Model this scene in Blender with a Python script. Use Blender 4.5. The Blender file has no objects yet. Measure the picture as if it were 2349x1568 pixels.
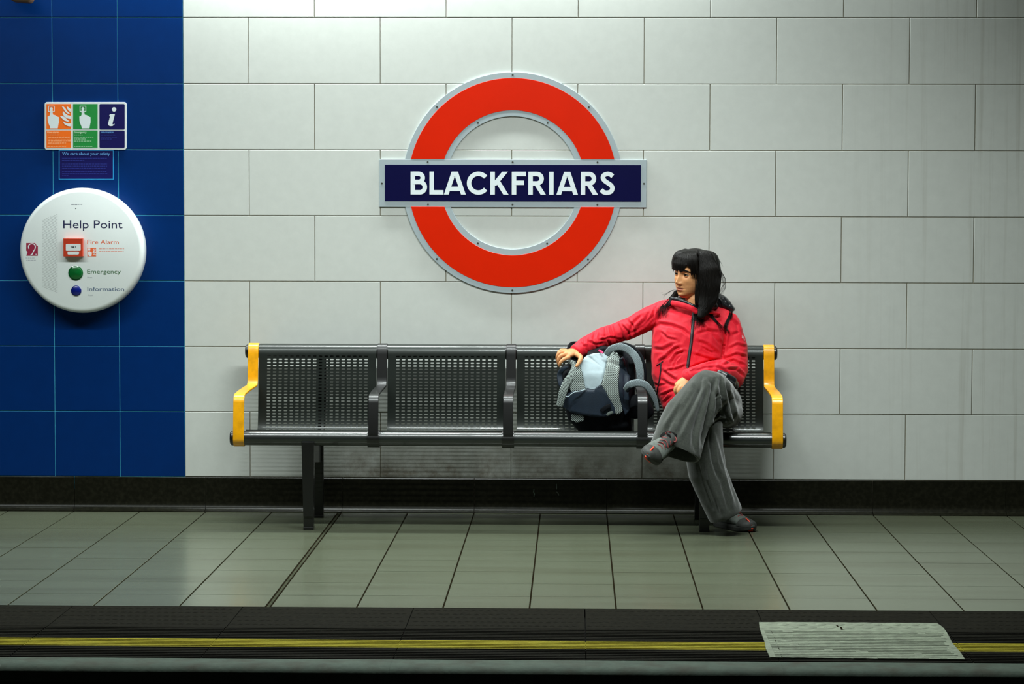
import bpy, bmesh, math, random
import numpy as np
from mathutils import Vector, Matrix
from mathutils.bvhtree import BVHTree

random.seed(7)
rng = np.random.default_rng(7)
S = bpy.context.scene
COL = S.collection

# ------------------------------------------------------------------ camera
FPX, CX, CY, CZ = 5791.42, 1.7922, -11.5292, 1.4169
YAW, PITCH, ROLL = -0.0251, -0.0550, 0.0021
cyw, syw, cp, sp, cr, sr = (math.cos(YAW), math.sin(YAW), math.cos(PITCH),
                            math.sin(PITCH), math.cos(ROLL), math.sin(ROLL))
fw = Vector((syw * cp, cyw * cp, sp))
rt = Vector((cyw, -syw, 0))
up = rt.cross(fw)
CR = cr * rt + sr * up
CU = -sr * rt + cr * up
CO = Vector((CX, CY, CZ))
cam = bpy.data.cameras.new('camera')
camo = bpy.data.objects.new('camera', cam)
COL.objects.link(camo)
cam.sensor_width = 36.0
cam.sensor_fit = 'HORIZONTAL'
cam.lens = FPX * 36.0 / 2349.0
cam.clip_end = 100
m = Matrix((CR, CU, -fw)).transposed().to_4x4()
m.translation = CO
camo.matrix_world = m
S.camera = camo

# ------------------------------------------------------------------ world and exposure
w = bpy.data.worlds.new('world')
S.world = w
w.use_nodes = True
w.node_tree.nodes['Background'].inputs[0].default_value = (0.75, 0.95, 0.75, 1)
w.node_tree.nodes['Background'].inputs[1].default_value = 0.018
S.view_settings.view_transform = 'Standard'
S.view_settings.look = 'None'
S.view_settings.gamma = 1
S.view_settings.use_curve_mapping = False
S.view_settings.exposure = 0.0


def strip_light(name, x0, x1, y, z, power, width=0.09, tilt=0.0, spread=180, color=(0.915, 1.0, 0.985)):
    """the light of one fluorescent tube: a long thin area lamp facing down"""
    l = bpy.data.lights.new(name, 'AREA')
    l.shape = 'RECTANGLE'
    l.size = x1 - x0
    l.size_y = width
    l.energy = power
    l.spread = math.radians(spread)      # louvred fittings throw their light downward
    l.color = color
    o = bpy.data.objects.new(name, l)
    o.location = ((x0 + x1) / 2, y, z)
    o.rotation_euler = (tilt, 0, 0)
    COL.objects.link(o)
    return o


LAMPS = [  # x0, x1, y, z, power, width, tilt, spread
    (-1.2, -0.03, -0.14, 3.0, 28, 0.06, 0.0, 180),
    (0.03, 1.17, -0.14, 3.0, 59, 0.06, 0.0, 180),
    (1.23, 2.37, -0.14, 3.0, 36, 0.06, 0.0, 180),
    (2.43, 3.6, -0.14, 3.0, 10, 0.06, 0.0, 180),
    (-2.4, -0.63, -2.2, 3.05, 54, 0.10, 0.0, 150),
    (-0.57, 1.17, -2.2, 3.05, 38, 0.10, 0.0, 150),
    (1.23, 3.0, -2.2, 3.05, 98, 0.10, 0.0, 150),
]
for i, L in enumerate(LAMPS):
    strip_light('tube_light', *L)


# ------------------------------------------------------------------ measuring helpers
def ray(px, py):
    return fw + CR * ((px - 1174.5) / FPX) - CU * ((py - 784) / FPX)


def P(px, py, Y):
    """place seen at that spot of the photograph, at distance Y from the wall"""
    d = ray(px, py)
    return CO + d * ((Y - CY) / d.y)


def PZ(px, py, Z):
    d = ray(px, py)
    return CO + d * ((Z - CZ) / d.z)


def proj(co):
    co = np.asarray(co, float) - np.array(CO)
    z = co @ np.array(fw)
    return 1174.5 + FPX * (co @ np.array(CR)) / z, 784 - FPX * (co @ np.array(CU)) / z


# ------------------------------------------------------------------ materials
def lin(c):
    c = c / 255.0
    return c / 12.92 if c <= 0.04045 else ((c + 0.055) / 1.055) ** 2.4


def rgb(r, g, b):
    return (lin(r), lin(g), lin(b), 1)


def mat(name, col, rough=0.5, metal=0.0, noise=0.0, nscale=30.0, bump=0.0, bscale=200.0,
        coat=0.0, spec=0.5, dirt=None, dscale=3.0, damt=0.3, sheen=0.0, stretch=None):
    m = bpy.data.materials.new(name)
    m.use_nodes = True
    nt = m.node_tree
    N, L = nt.nodes, nt.links
    b = N['Principled BSDF']
    b.inputs['Base Color'].default_value = col
    b.inputs['Roughness'].default_value = rough
    b.inputs['Metallic'].default_value = metal
    b.inputs['Specular IOR Level'].default_value = spec
    b.inputs['Coat Weight'].default_value = coat
    b.inputs['Coat Roughness'].default_value = 0.08
    if sheen:
        b.inputs['Sheen Weight'].default_value = sheen
        b.inputs['Sheen Roughness'].default_value = 0.5
    tc = N.new('ShaderNodeTexCoord')
    src = tc.outputs['Object']
    if stretch:
        mp = N.new('ShaderNodeMapping')
        mp.inputs['Scale'].default_value = stretch
        L.new(src, mp.inputs['Vector'])
        src = mp.outputs['Vector']
    cur = None
    if noise > 0:
        n = N.new('ShaderNodeTexNoise')
        n.inputs['Scale'].default_value = nscale
        n.inputs['Detail'].default_value = 5
        n.inputs['Roughness'].default_value = 0.65
        L.new(src, n.inputs['Vector'])
        mr = N.new('ShaderNodeMapRange')
        mr.inputs['From Min'].default_value = 0.3
        mr.inputs['From Max'].default_value = 0.7
        mr.inputs['To Min'].default_value = 1 - noise
        mr.inputs['To Max'].default_value = 1 + noise
        L.new(n.outputs['Fac'], mr.inputs['Value'])
        hs = N.new('ShaderNodeVectorMath')
        hs.operation = 'SCALE'
        hs.inputs[0].default_value = col[:3]
        L.new(mr.outputs['Result'], hs.inputs['Scale'])
        cur = hs.outputs['Vector']
    if dirt is not None:
        n2 = N.new('ShaderNodeTexNoise')
        n2.inputs['Scale'].default_value = dscale
        n2.inputs['Detail'].default_value = 8
        L.new(src, n2.inputs['Vector'])
        m2 = N.new('ShaderNodeMapRange')
        m2.inputs['From Min'].default_value = 0.45
        m2.inputs['From Max'].default_value = 0.75
        m2.inputs['To Max'].default_value = damt
        L.new(n2.outputs['Fac'], m2.inputs['Value'])
        mx = N.new('ShaderNodeMix')
        mx.data_type = 'RGBA'
        mx.inputs['A'].default_value = col
        if cur:
            L.new(cur, mx.inputs['A'])
        mx.inputs['B'].default_value = dirt
        L.new(m2.outputs['Result'], mx.inputs['Factor'])
        cur = mx.outputs['Result']
    if cur:
        L.new(cur, b.inputs['Base Color'])
    if bump > 0:
        n3 = N.new('ShaderNodeTexNoise')
        n3.inputs['Scale'].default_value = bscale
        n3.inputs['Detail'].default_value = 3
        L.new(src, n3.inputs['Vector'])
        bp = N.new('ShaderNodeBump')
        bp.inputs['Strength'].default_value = bump
        bp.inputs['Distance'].default_value = 0.002
        L.new(n3.outputs['Fac'], bp.inputs['Height'])
        L.new(bp.outputs['Normal'], b.inputs['Normal'])
    return m


def mesh_fabric(name, light, dark, cell=0.0052, hole=0.33):
    """open spacer mesh: light threads around a honeycomb of dark holes, laid out along the UV map"""
    m = bpy.data.materials.new(name)
    m.use_nodes = True
    nt = m.node_tree
    N, L = nt.nodes, nt.links
    b = N['Principled BSDF']
    b.inputs['Roughness'].default_value = 0.85
    uv = N.new('ShaderNodeUVMap')
    mp = N.new('ShaderNodeMapping')
    mp.inputs['Rotation'].default_value = (0, 0, 0.785)
    mp.inputs['Scale'].default_value = (1 / cell,) * 3
    L.new(uv.outputs['UV'], mp.inputs['Vector'])
    fr = N.new('ShaderNodeVectorMath')
    fr.operation = 'FRACTION'
    L.new(mp.outputs['Vector'], fr.inputs[0])
    sb = N.new('ShaderNodeVectorMath')
    sb.operation = 'DISTANCE'
    sb.inputs[1].default_value = (0.5, 0.5, 0)
    sx = N.new('ShaderNodeSeparateXYZ')
    cx = N.new('ShaderNodeCombineXYZ')
    L.new(fr.outputs['Vector'], sx.inputs[0])
    L.new(sx.outputs[0], cx.inputs[0])
    L.new(sx.outputs[1], cx.inputs[1])
    L.new(cx.outputs[0], sb.inputs[0])
    mr = N.new('ShaderNodeMapRange')
    mr.inputs['From Min'].default_value = hole - 0.05
    mr.inputs['From Max'].default_value = hole + 0.05
    L.new(sb.outputs['Value'], mr.inputs['Value'])
    mx = N.new('ShaderNodeMix')
    mx.data_type = 'RGBA'
    mx.inputs['A'].default_value = dark
    mx.inputs['B'].default_value = light
    L.new(mr.outputs['Result'], mx.inputs['Factor'])
    L.new(mx.outputs['Result'], b.inputs['Base Color'])
    bp = N.new('ShaderNodeBump')
    bp.inputs['Strength'].default_value = 0.6
    bp.inputs['Distance'].default_value = 0.001
    L.new(mr.outputs['Result'], bp.inputs['Height'])
    L.new(bp.outputs['Normal'], b.inputs['Normal'])
    return m


def wall_tile_mat(name, col, stain, rough):
    """glazed tile with faint mottling, and brown water runs that drip down part of the wall"""
    m = mat(name, col, rough, noise=0.03, nscale=18, bump=0.06, bscale=60, spec=0.4)
    if stain is None:
        return m
    nt = m.node_tree
    N, L = nt.nodes, nt.links
    b = N['Principled BSDF']
    prev = b.inputs['Base Color'].links[0].from_socket
    tc = N.new('ShaderNodeTexCoord')
    sx = N.new('ShaderNodeSeparateXYZ')
    L.new(tc.outputs['Object'], sx.inputs[0])
    # vertical streaks (stretched noise), strongest near X = 3.5 .. 4.4
    mp = N.new('ShaderNodeMapping')
    mp.inputs['Scale'].default_value = (26, 1, 0.5)
    L.new(tc.outputs['Object'], mp.inputs['Vector'])
    n = N.new('ShaderNodeTexNoise')
    n.inputs['Scale'].default_value = 1.0
    n.inputs['Detail'].default_value = 7
    n.inputs['Roughness'].default_value = 0.7
    L.new(mp.outputs['Vector'], n.inputs['Vector'])
    a = N.new('ShaderNodeMapRange')
    a.inputs['From Min'].default_value = 0.52
    a.inputs['From Max'].default_value = 0.72
    L.new(n.outputs['Fac'], a.inputs['Value'])
    g = N.new('ShaderNodeMapRange')
    g.inputs['From Min'].default_value = 2.9
    g.inputs['From Max'].default_value = 3.7
    L.new(sx.outputs[0], g.inputs['Value'])
    mul = N.new('ShaderNodeMath')
    mul.operation = 'MULTIPLY'
    L.new(a.outputs['Result'], mul.inputs[0])
    L.new(g.outputs['Result'], mul.inputs[1])
    mu2 = N.new('ShaderNodeMath')
    mu2.operation = 'MULTIPLY'
    mu2.inputs[1].default_value = 0.32
    L.new(mul.outputs[0], mu2.inputs[0])
    mx = N.new('ShaderNodeMix')
    mx.data_type = 'RGBA'
    L.new(prev, mx.inputs['A'])
    mx.inputs['B'].default_value = stain
    L.new(mu2.outputs[0], mx.inputs['Factor'])
    # brown stain low behind the seats, which also paints in the bench's shade
    n2 = N.new('ShaderNodeTexNoise')
    n2.inputs['Scale'].default_value = 9
    n2.inputs['Detail'].default_value = 9
    n2.inputs['Roughness'].default_value = 0.75
    L.new(tc.outputs['Object'], n2.inputs['Vector'])
    c = N.new('ShaderNodeMapRange')
    c.inputs['From Min'].default_value = 0.32
    c.inputs['From Max'].default_value = 0.62
    L.new(n2.outputs['Fac'], c.inputs['Value'])
    h = N.new('ShaderNodeMapRange')
    h.inputs['From Min'].default_value = 0.42
    h.inputs['From Max'].default_value = 0.18
    L.new(sx.outputs[2], h.inputs['Value'])
    h2 = N.new('ShaderNodeMapRange')
    h2.inputs['From Min'].default_value = 0.45
    h2.inputs['From Max'].default_value = 0.75
    L.new(sx.outputs[0], h2.inputs['Value'])
    h3 = N.new('ShaderNodeMapRange')
    h3.inputs['From Min'].default_value = 2.7
    h3.inputs['From Max'].default_value = 2.2
    L.new(sx.outputs[0], h3.inputs['Value'])
    cur = c.outputs['Result']
    for q in (h.outputs['Result'], h2.outputs['Result'], h3.outputs['Result']):
        k = N.new('ShaderNodeMath')
        k.operation = 'MULTIPLY'
        L.new(cur, k.inputs[0])
        L.new(q, k.inputs[1])
        cur = k.outputs[0]
    k = N.new('ShaderNodeMath')
    k.operation = 'MULTIPLY'
    k.inputs[1].default_value = 0.8
    L.new(cur, k.inputs[0])
    mx2 = N.new('ShaderNodeMix')
    mx2.data_type = 'RGBA'
    L.new(mx.outputs['Result'], mx2.inputs['A'])
    mx2.inputs['B'].default_value = rgb(92, 78, 52)
    L.new(k.outputs[0], mx2.inputs['Factor'])
    L.new(mx2.outputs['Result'], b.inputs['Base Color'])
    return m


MT = {}
MT['tile_white'] = wall_tile_mat('glazed_white_tile', rgb(203, 206, 200), rgb(112, 98, 66), 0.38)
MT['tile_blue'] = mat('glazed_blue_tile', rgb(0, 42, 100), 0.36, noise=0.05, nscale=14, bump=0.04, bscale=60, spec=0.14)
MT['grout_dark'] = mat('dark_grout', rgb(124, 118, 100), 0.9, noise=0.3, nscale=8)
MT['grout_light'] = mat('pale_blue_grout', rgb(60, 170, 205), 0.85, noise=0.25, nscale=8)
MT['skirting'] = mat('black_skirting', rgb(22, 22, 15), 0.28, noise=0.25, nscale=60, dirt=rgb(70, 68, 54), dscale=60, damt=0.08, spec=0.13)
MT['floor_tile'] = mat('grey_floor_tile', rgb(84, 89, 72), 0.23, noise=0.13, nscale=45, dirt=rgb(64, 64, 46), dscale=1.6,
                       damt=0.5, bump=0.03, bscale=300, stretch=(0.5, 4, 1), spec=0.5)
MT['floor_joint'] = mat('floor_joint', rgb(26, 22, 14), 1.0, noise=0.3, nscale=20, spec=0.0)
MT['movement_joint'] = mat('movement_joint', rgb(56, 58, 46), 1.0, noise=0.3, nscale=20, spec=0.0)
MT['tactile'] = mat('black_tactile', rgb(20, 19, 13), 0.95, noise=0.35, nscale=40, bump=0.5, bscale=90, spec=0.04)
MT['yellow_line'] = mat('worn_yellow_paint', rgb(126, 118, 34), 0.9, noise=0.25, nscale=25, dirt=rgb(110, 96, 20), dscale=9, damt=0.6, spec=0.05)
MT['coping'] = mat('grey_coping', rgb(68, 79, 69), 0.8, noise=0.22, nscale=14, dirt=rgb(58, 56, 46), dscale=12, damt=0.85, bump=0.4, bscale=70, spec=0.1)
MT['patch'] = mat('repair_concrete', rgb(112, 120, 102), 0.7, noise=0.28, nscale=30, dirt=rgb(88, 90, 78), dscale=25, damt=0.6, bump=0.9, bscale=110, spec=0.15)
MT['pit'] = mat('sooty_concrete', rgb(26, 25, 20), 0.95, noise=0.4, nscale=12)
MT['ceiling'] = mat('ceiling_paint', rgb(80, 80, 74), 0.8, noise=0.05)
MT['lamp_body'] = mat('lamp_body_white', rgb(210, 212, 208), 0.5, noise=0.02)
MT['black_metal'] = mat('black_powder_coat', rgb(7, 7, 6), 0.42, noise=0.15, nscale=30, coat=0.3)
MT['seat_metal'] = mat('charcoal_seat_metal', rgb(32, 37, 33), 0.34, metal=0.3, noise=0.12, nscale=14, bump=0.03, bscale=80, coat=0.35)
MT['tube_metal'] = mat('grey_black_tube', rgb(25, 29, 27), 0.38, metal=0.0, noise=0.12, nscale=20, coat=0.7)
MT['yellow'] = mat('yellow_powder_coat', rgb(236, 164, 4), 0.32, noise=0.06, nscale=60, dirt=rgb(150, 98, 10), dscale=22, damt=0.4, coat=0.2)
MT['sign_grey'] = mat('sign_frame_grey', rgb(164, 176, 180), 0.4, noise=0.03, nscale=10)
MT['sign_red'] = mat('vitreous_red', rgb(218, 34, 1), 0.25, noise=0.04, nscale=4, spec=0.5)
MT['sign_navy'] = mat('vitreous_navy', rgb(9, 9, 58), 0.25, noise=0.05, nscale=5)
MT['sign_white'] = mat('vitreous_white', rgb(226, 236, 238), 0.3, noise=0.01)
MT['screw'] = mat('dull_screw', rgb(84, 84, 76), 0.4, metal=0.6, noise=0.1)
MT['plastic_white'] = mat('white_plastic', rgb(226, 232, 230), 0.28, noise=0.015, nscale=10, coat=0.2)
MT['hole'] = mat('small_dark_hole', rgb(70, 74, 76), 0.9, noise=0.1)
MT['ink_navy'] = mat('ink_navy', rgb(20, 24, 74), 0.5, noise=0.02)
MT['ink_grey'] = mat('ink_grey', rgb(86, 104, 130), 0.5, noise=0.02)
MT['ink_faint'] = mat('ink_faint', rgb(168, 172, 180), 0.5, noise=0.02)
MT['ink_orange'] = mat('ink_orange', rgb(236, 104, 52), 0.5, noise=0.02)
MT['ink_green'] = mat('ink_green', rgb(60, 106, 62), 0.5, noise=0.02)
MT['s_orange'] = mat('sign_orange', rgb(252, 112, 10), 0.4, noise=0.02)
MT['s_green'] = mat('sign_green', rgb(24, 140, 58), 0.4, noise=0.03)
MT['s_navy'] = mat('sign_dark_blue', rgb(6, 4, 82), 0.35, noise=0.03)
MT['s_text_o'] = mat('pale_orange_print', rgb(255, 196, 140), 0.5, noise=0.02)
MT['s_text_g'] = mat('pale_green_print', rgb(180, 220, 184), 0.5, noise=0.02)
MT['s_text_b'] = mat('dim_blue_print', rgb(14, 30, 120), 0.5, noise=0.02)
MT['s_text_c'] = mat('cyan_blue_print', rgb(96, 156, 220), 0.5, noise=0.02)
MT['s_border'] = mat('cyan_border', rgb(16, 136, 196), 0.5, noise=0.02)
MT['fire_red'] = mat('call_point_red', rgb(196, 62, 36), 0.3, noise=0.03, coat=0.5)
MT['maroon'] = mat('maroon_print', rgb(150, 26, 60), 0.5, noise=0.03)
MT['btn_green'] = mat('green_button', rgb(8, 92, 38), 0.2, noise=0.02, coat=0.5)
MT['btn_blue'] = mat('blue_button', rgb(8, 24, 110), 0.2, noise=0.02, coat=0.5)
MT['brass'] = mat('brown_fitting', rgb(96, 72, 44), 0.5, noise=0.15, nscale=20)


# ------------------------------------------------------------------ object helpers
def tag(o, label=None, cat=None, group=None, kind=None):
    if label:
        o['label'] = label
    if cat:
        o['category'] = cat
    if group:
        o['group'] = group
    if kind:
        o['kind'] = kind
    return o


def empty(name, loc, label, cat, group=None):
    o = bpy.data.objects.new(name, None)
    o.empty_display_size = 0.1
    o.location = loc
    COL.objects.link(o)
    return tag(o, label, cat, group)


def link(name, me, parent=None):
    o = bpy.data.objects.new(name, me)
    COL.objects.link(o)
    if parent is not None:
        o.parent = parent
        r = parent
        off = Vector((0, 0, 0))
        while r is not None:
            off += r.location
            r = r.parent
        o.location = -off
    return o


class MB:
    """collects faces with world coordinates, then links them as one mesh object"""

    def __init__(self):
        self.v, self.f, self.mi, self.uv = [], [], [], []

    def add(self, vs, fs, mi=0, uvs=None):
        b = len(self.v)
        self.v += [tuple(p) for p in vs]
        self.uv += list(uvs) if uvs is not None else [(0, 0)] * len(vs)
        for f in fs:
            self.f.append(tuple(b + i for i in f))
            self.mi.append(mi)
        return self

    def box(self, x0, x1, y0, y1, z0, z1, mi=0):
        vs = [(x, y, z) for x in (x0, x1) for y in (y0, y1) for z in (z0, z1)]
        self.add(vs, [(0, 1, 3, 2), (4, 6, 7, 5), (0, 4, 5, 1), (2, 3, 7, 6), (0, 2, 6, 4), (1, 5, 7, 3)], mi)
        return self

    def prism(self, pts, y0, y1, mi=0):
        """polygon of (x, z) pushed from y0 (back) to y1 (front)"""
        n = len(pts)
        vs = [(x, y0, z) for x, z in pts] + [(x, y1, z) for x, z in pts]
        fs = [tuple(range(n - 1, -1, -1)), tuple(range(n, 2 * n))]
        fs += [(i, (i + 1) % n, n + (i + 1) % n, n + i) for i in range(n)]
        self.add(vs, fs, mi)
        return self

    def strip(self, outer, inner, y0, y1, mi=0, closed=False):
        """band between two matching (x, z) rows, pushed from y0 to y1"""
        n = len(outer)
        vs = [(x, y1, z) for x, z in outer] + [(x, y1, z) for x, z in inner] + \
             [(x, y0, z) for x, z in outer] + [(x, y0, z) for x, z in inner]
        fs = []
        k = n if closed else n - 1
        for i in range(k):
            j = (i + 1) % n
            fs += [(i, j, n + j, n + i), (2 * n + i, 3 * n + i, 3 * n + j, 2 * n + j),
                   (i, 2 * n + i, 2 * n + j, j), (n + i, n + j, 3 * n + j, 3 * n + i)]
        if not closed:
            fs += [(0, n, 3 * n, 2 * n), (n - 1, 3 * n - 1, 4 * n - 1, 2 * n - 1)]
        self.add(vs, fs, mi)
        return self

    def disc(self, c, r, y0, y1, n=24, mi=0, rz=None):
        rz = rz or r
        return self.prism([(c[0] + r * math.cos(6.28318 * i / n), c[1] + rz * math.sin(6.28318 * i / n)) for i in range(n)], y0, y1, mi)

    def loft(self, pts, rad, n=20, upv=(0, 0, 1), caps=True, mi=0, dome=True, power=2.0, open_end=False):
        """tube through pts; rad is a list of (side, up) half widths; rounded end caps"""
        pts = [Vector(p) for p in pts]
        rad = [(r, r) if not isinstance(r, (tuple, list)) else tuple(r) for r in rad]
        upv = Vector(upv)
        rings, length = [], 0.0
        P0, R0 = list(pts), list(rad)
        if dome:
            d0 = (pts[0] - pts[1]).normalized()
            d1 = (pts[-1] - pts[-2]).normalized()
            pre, post = [], []
            for k in (0.98, 0.8, 0.45):
                c = math.sqrt(max(0.0, 1 - k * k))
                e = min(rad[0])
                pre.append((pts[0] + d0 * e * k, (rad[0][0] * c, rad[0][1] * c)))
                e = min(rad[-1])
                post.append((pts[-1] + d1 * e * k, (rad[-1][0] * c, rad[-1][1] * c)))
            P0 = [a for a, _ in pre] + pts + ([] if open_end else [a for a, _ in reversed(post)])
            R0 = [b for _, b in pre] + rad + ([] if open_end else [b for _, b in reversed(post)])
        vs, uvs = [], []
        N = len(P0)
        for i, (p, r) in enumerate(zip(P0, R0)):
            t = (P0[min(i + 1, N - 1)] - P0[max(i - 1, 0)]).normalized()
            s = t.cross(upv)
            if s.length < 1e-4:
                s = t.cross(Vector((0, 1, 0)))
            s.normalize()
            u = s.cross(t).normalized()
            if i:
                length += (p - P0[i - 1]).length
            for k in range(n):
                a = 2 * math.pi * k / n
                ca, sa = math.cos(a), math.sin(a)
                q = 2.0 / power
                x = math.copysign(abs(ca) ** q, ca) * r[0]
                z = math.copysign(abs(sa) ** q, sa) * r[1]
                vs.append(p + s * x + u * z)
                uvs.append((length, x))
        fs = []
        for i in range(N - 1):
            for k in range(n):
                k2 = (k + 1) % n
                fs.append((i * n + k, i * n + k2, (i + 1) * n + k2, (i + 1) * n + k))
        if caps:
            fs.append(tuple(range(n - 1, -1, -1)))
            if not open_end:
                fs.append(tuple((N - 1) * n + k for k in range(n)))
        self.add(vs, fs, mi, uvs)
        return self

    def ball(self, c, r, n=16, mi=0, scale=(1, 1, 1)):
        c = Vector(c)
        vs, fs = [], []
        for i in range(n + 1):
            a = math.pi * i / n
            for k in range(n):
                b = 2 * math.pi * k / n
                vs.append((c.x + r * scale[0] * math.sin(a) * math.cos(b), c.y + r * scale[1] * math.sin(a) * math.sin(b), c.z + r * scale[2] * math.cos(a)))
        for i in range(n):
            for k in range(n):
                k2 = (k + 1) % n
                fs.append((i * n + k, (i + 1) * n + k, (i + 1) * n + k2, i * n + k2))
        self.add(vs, fs, mi)
        return self

    def mesh(self, name, mats, smooth=False, clean=True):
        me = bpy.data.meshes.new(name)
        me.from_pydata(self.v, [], self.f)
        for mm in (mats if isinstance(mats, (list, tuple)) else [mats]):
            me.materials.append(mm)
        me.polygons.foreach_set('material_index', self.mi)
        uvl = me.uv_layers.new(name='UVMap')
        li = np.empty(len(me.loops), dtype=np.int32)
        me.loops.foreach_get('vertex_index', li)
        uvl.data.foreach_set('uv', np.asarray(self.uv, dtype=np.float32)[li].ravel())
        if clean:
            bm = bmesh.new()
            bm.from_mesh(me)
            bmesh.ops.remove_doubles(bm, verts=bm.verts, dist=1e-6)
            bmesh.ops.recalc_face_normals(bm, faces=bm.faces)
            bm.to_mesh(me)
            bm.free()
        if smooth:
            me.polygons.foreach_set('use_smooth', [True] * len(me.polygons))
        me.update()
        return me

    def build(self, name, mats, parent=None, smooth=False, bevel=0.0, seg=2, auto=False, clean=True):
        o = link(name, self.mesh(name, mats, smooth, clean), parent)
        if bevel:
            bv = o.modifiers.new('bevel', 'BEVEL')
            bv.width = bevel
            bv.segments = seg
            bv.limit_method = 'ANGLE'
            bv.angle_limit = 0.6
        if auto:
            try:
                o.data.shade_auto_smooth = True
            except Exception:
                pass
            o.data.polygons.foreach_set('use_smooth', [True] * len(o.data.polygons))
            o.data.set_sharp_from_angle(angle=0.7)
        return o


def baked(mb, name, mats, voxel, smooth_it=6, factor=0.5):
    """fuse overlapping closed shapes into one continuous skin"""
    me = mb.mesh(name, mats, clean=True)
    o = bpy.data.objects.new(name, me)
    COL.objects.link(o)
    r = o.modifiers.new('r', 'REMESH')
    r.mode = 'VOXEL'
    r.voxel_size = voxel
    if smooth_it:
        s = o.modifiers.new('s', 'SMOOTH')
        s.iterations = smooth_it
        s.factor = factor
    dg = bpy.context.evaluated_depsgraph_get()
    dg.update()
    out = bpy.data.meshes.new_from_object(o.evaluated_get(dg))
    out.name = name
    bpy.data.objects.remove(o)
    bpy.data.meshes.remove(me)
    if not out.materials:
        for mm in (mats if isinstance(mats, (list, tuple)) else [mats]):
            out.materials.append(mm)
    out.polygons.foreach_set('use_smooth', [True] * len(out.polygons))
    return out


def get_co(me):
    a = np.empty(len(me.vertices) * 3)
    me.vertices.foreach_get('co', a)
    return a.reshape(-1, 3)


def get_no(me):
    a = np.empty(len(me.vertices) * 3, dtype=np.float32)
    me.vertex_normals.foreach_get('vector', a)
    return a.reshape(-1, 3).astype(float)


def set_co(me, co):
    me.vertices.foreach_set('co', co.ravel())
    me.update()


def seg_dist(px, py, pts):
    """distance (in photo pixels) from points to a polyline, and which side"""
    best = np.full(px.shape, 1e9)
    side = np.zeros(px.shape)
    tt = np.zeros(px.shape)
    n = len(pts) - 1
    for i in range(n):
        ax, ay = pts[i]
        bx, by = pts[i + 1]
        dx, dy = bx - ax, by - ay
        L2 = dx * dx + dy * dy + 1e-9
        t = np.clip(((px - ax) * dx + (py - ay) * dy) / L2, 0, 1)
        qx, qy = ax + t * dx, ay + t * dy
        d = np.hypot(px - qx, py - qy)
        s = (px - ax) * dy - (py - ay) * dx
        mm = d < best
        best = np.where(mm, d, best)
        side = np.where(mm, np.sign(s), side)
        tt = np.where(mm, (i + t) / n, tt)
    return best, side, tt


def folds(me, lines, only=None):
    """press creases (negative depth) and raise ridges (positive) along drawn lines of cloth"""
    co = get_co(me)
    no = get_no(me)
    px, py = proj(co)
    view = co - np.array(CO)
    view /= np.linalg.norm(view, axis=1)[:, None]
    facing = np.clip(-(no * view).sum(1) * 3, 0, 1)
    disp = np.zeros(len(co))
    for pts, wd, dep in lines:
        d, s, t = seg_dist(px, py, pts)
        fade = np.clip(np.minimum(t, 1 - t) * 6 + 0.25, 0, 1)
        disp += dep * np.exp(-(d / wd) ** 2) * fade
        # a soft ridge beside each crease
        disp -= 0.55 * dep * np.exp(-((d - 2.0 * wd) / (1.1 * wd)) ** 2) * fade * (s > 0)
    if only is not None:
        disp *= only(co, px, py)
    set_co(me, co + no * (disp * facing)[:, None])


def ripple(me, amp, scale, seed=0):
    """irregular soft wrinkles"""
    co = get_co(me)
    no = get_no(me)
    r = np.random.default_rng(seed)
    d = np.zeros(len(co))
    for k in range(7):
        v = r.normal(size=3)
        v /= np.linalg.norm(v)
        f = scale * (0.6 + 1.2 * r.random())
        wob = np.sin(co @ r.normal(size=3) * scale * 0.6 + r.random() * 6)
        d += np.sin(co @ v * f + 1.7 * wob + r.random() * 6.28) / 7
    d = -np.abs(d) * 2 + 0.4
    set_co(me, co + no * (amp * d)[:, None])


def bvh_of(me):
    co = get_co(me)
    return BVHTree.FromPolygons([Vector(c) for c in co], [tuple(p.vertices) for p in me.polygons])


def hit(bvh, px, py, Yf):
    d = ray(px, py).normalized()
    loc, nor, _, _ = bvh.ray_cast(CO, d)
    if loc is None:
        return P(px, py, Yf), Vector((0, -1, 0))
    if nor.dot(d) > 0:
        nor = -nor
    return loc, nor


def drape(name, poly, bvh, Yf, m, parent, off=0.002, thick=0.003, cuts=3, ucell=None, rot=0.0, maxj=0.25):
    """flat piece of cloth cut to an outline and laid on a surface"""
    bm = bmesh.new()
    vs = [bm.verts.new((x, y, 0)) for x, y in poly]
    bm.faces.new(vs)
    bmesh.ops.triangulate(bm, faces=bm.faces)
    for _ in range(cuts):
        bmesh.ops.subdivide_edges(bm, edges=bm.edges, cuts=1, use_grid_fill=True)
    uvl = bm.loops.layers.uv.new('UVMap')
    c, s = math.cos(rot), math.sin(rot)
    for f in bm.faces:
        for l in f.loops:
            x, y = l.vert.co.x / 530, l.vert.co.y / 530
            l[uvl].uv = (c * x - s * y, s * x + c * y)
    bm.faces.ensure_lookup_table()
    for v in bm.verts:
        p, n = hit(bvh, v.co.x, v.co.y, Yf)
        if abs(p.y - Yf) > maxj:
            p = P(v.co.x, v.co.y, Yf)
        v.co = p + n * off
    for _ in range(14):
        bmesh.ops.smooth_vert(bm, verts=bm.verts, factor=0.5, use_axis_x=False, use_axis_y=True, use_axis_z=False)
    bmesh.ops.recalc_face_normals(bm, faces=bm.faces)
    me = bpy.data.meshes.new(name)
    bm.to_mesh(me)
    bm.free()
    me.materials.append(m)
    me.polygons.foreach_set('use_smooth', [True] * len(me.polygons))
    o = link(name, me, parent)
    if thick:
        so = o.modifiers.new('thick', 'SOLIDIFY')
        so.thickness = thick
        so.offset = 0
    return o


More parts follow.
